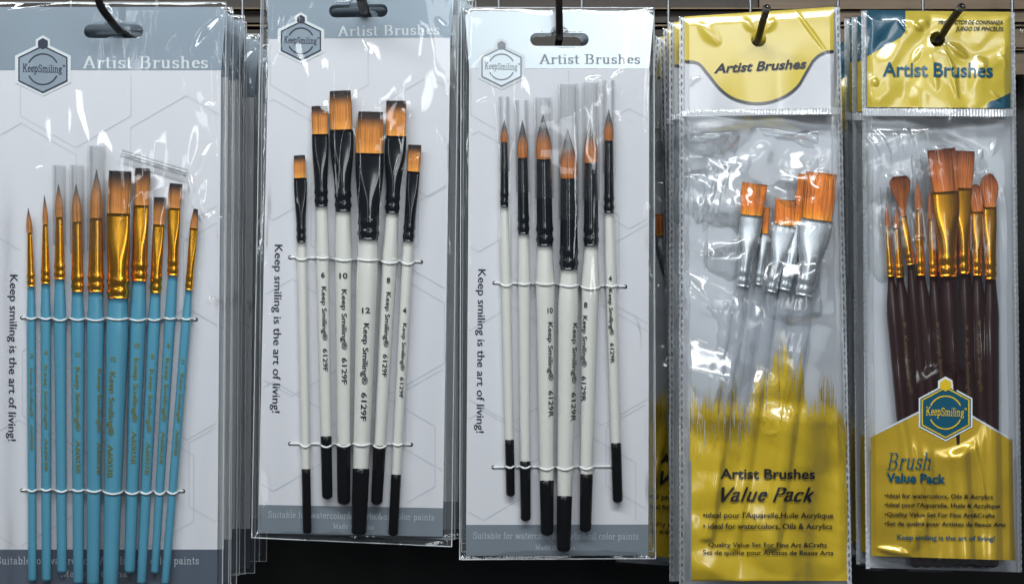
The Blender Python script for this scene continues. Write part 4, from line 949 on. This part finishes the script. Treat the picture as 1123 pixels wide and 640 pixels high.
# dark pack at the right edge
p6 = Pack(.05); r6 = empty('brush_pack', P(1180, 30, .05), 'dark carded pack cut off by the right edge of the picture', 'brush pack', 'brush packs of other kinds')
poly_plate('card', rrect((1123, 34), (1300, 34), (1300, 600), (1124, 600), 6), [], p6.surf(0), .0006, M['slate'], r6)
q6 = ((1116, 27), (1308, 27), (1308, 606), (1117, 606)); f6 = Field(1114, 1310, 25, 608, 4); f6.H += 8*S; f6.noise(30, 40, 3, 3); f6.edge(q6, m=14)
sheet('sleeve_front', q6, lambda a, b: p6.pl(a, b)-f6.at(a, b), M['film'], r6, 90, 160, wob=1.2, seed=9)

# ================================================================ hooks
def hook(label, hx, hy, r, bend, tipm=True, dy=0.0):
    """rod from the board to the pack hole, then the bent-up nose; bend = list of (px, py, y)"""
    root = empty('display_hook', P(hx, hy, .19), label, 'hook', 'display hooks')
    back = P(hx, hy, 0); pts = [(back[0], y, back[2]) for y in np.linspace(.196, .004, 12)]
    seg = [Vector(P(*b)) for b in bend]; ctrl = [Vector(pts[-1])]+seg
    for i in range(len(ctrl)-1):
        p0 = ctrl[max(i-1, 0)]; p1_, p2_ = ctrl[i], ctrl[i+1]; p3_ = ctrl[min(i+2, len(ctrl)-1)]
        for t in np.linspace(.12, 1, 8):
            pts.append(tuple(.5*((2*p1_)+(p2_-p0)*t+(2*p0-5*p1_+4*p2_-p3_)*t*t+(3*p1_-p0-3*p2_+p3_)*t**3)))
    V, F = tube3(pts, r*S, 14); mesh_obj('rod', V, F, M['hook'], root, smooth=True)
    if tipm:
        d = (Vector(pts[-1])-Vector(pts[-2])).normalized(); e = Vector(pts[-1])
        V, F = tube3([e-d*.0012, e+d*.0003, e+d*.0010], [r*S*1.08, r*S*1.08, r*S*.8], 14); mesh_obj('end_cap', V, F, M['hooktip'], root, smooth=True)
    V, F = tube3([(back[0], .1975, back[2]), (back[0], .190, back[2])], .006, 16); mesh_obj('mounting_foot', V, F, M['hook'], root)
hook('dark curved hook rising to the left from the slot of the blue-handled pack', 130, 33, 4.2, [(130, 33, -.004), (121, 22, -.014), (110, 6, -.020), (104, -16, -.024), (101, -40, -.026)], False)
hook('thick dark hook in the slot of the white-handled flat brush pack', 398, 10, 5.6, [(399, 10, -.004), (397, 2, -.014), (395, -10, -.022), (394, -40, -.026)], False)
hook('straight dark hook rising from the slot of the pack with the shining header', 613.5, 42, 4.0, [(613.5, 43, .012), (613.5, 38, -.004), (613.3, 20, -.010), (613, 0, -.014), (613, -40, -.016)], False)
hook('bronze hook through the yellow splash bag with its end against the board', 831, 44, 3.9, [(831.5, 43, -.004), (836, 26, -.016), (841, 9, -.026)], True)
hook('bronze hook through the gold and teal bag with a pale cut end', 1030, 43, 4.1, [(1031, 42, -.004), (1041, 26, -.016), (1054.5, 8, -.030)], True)
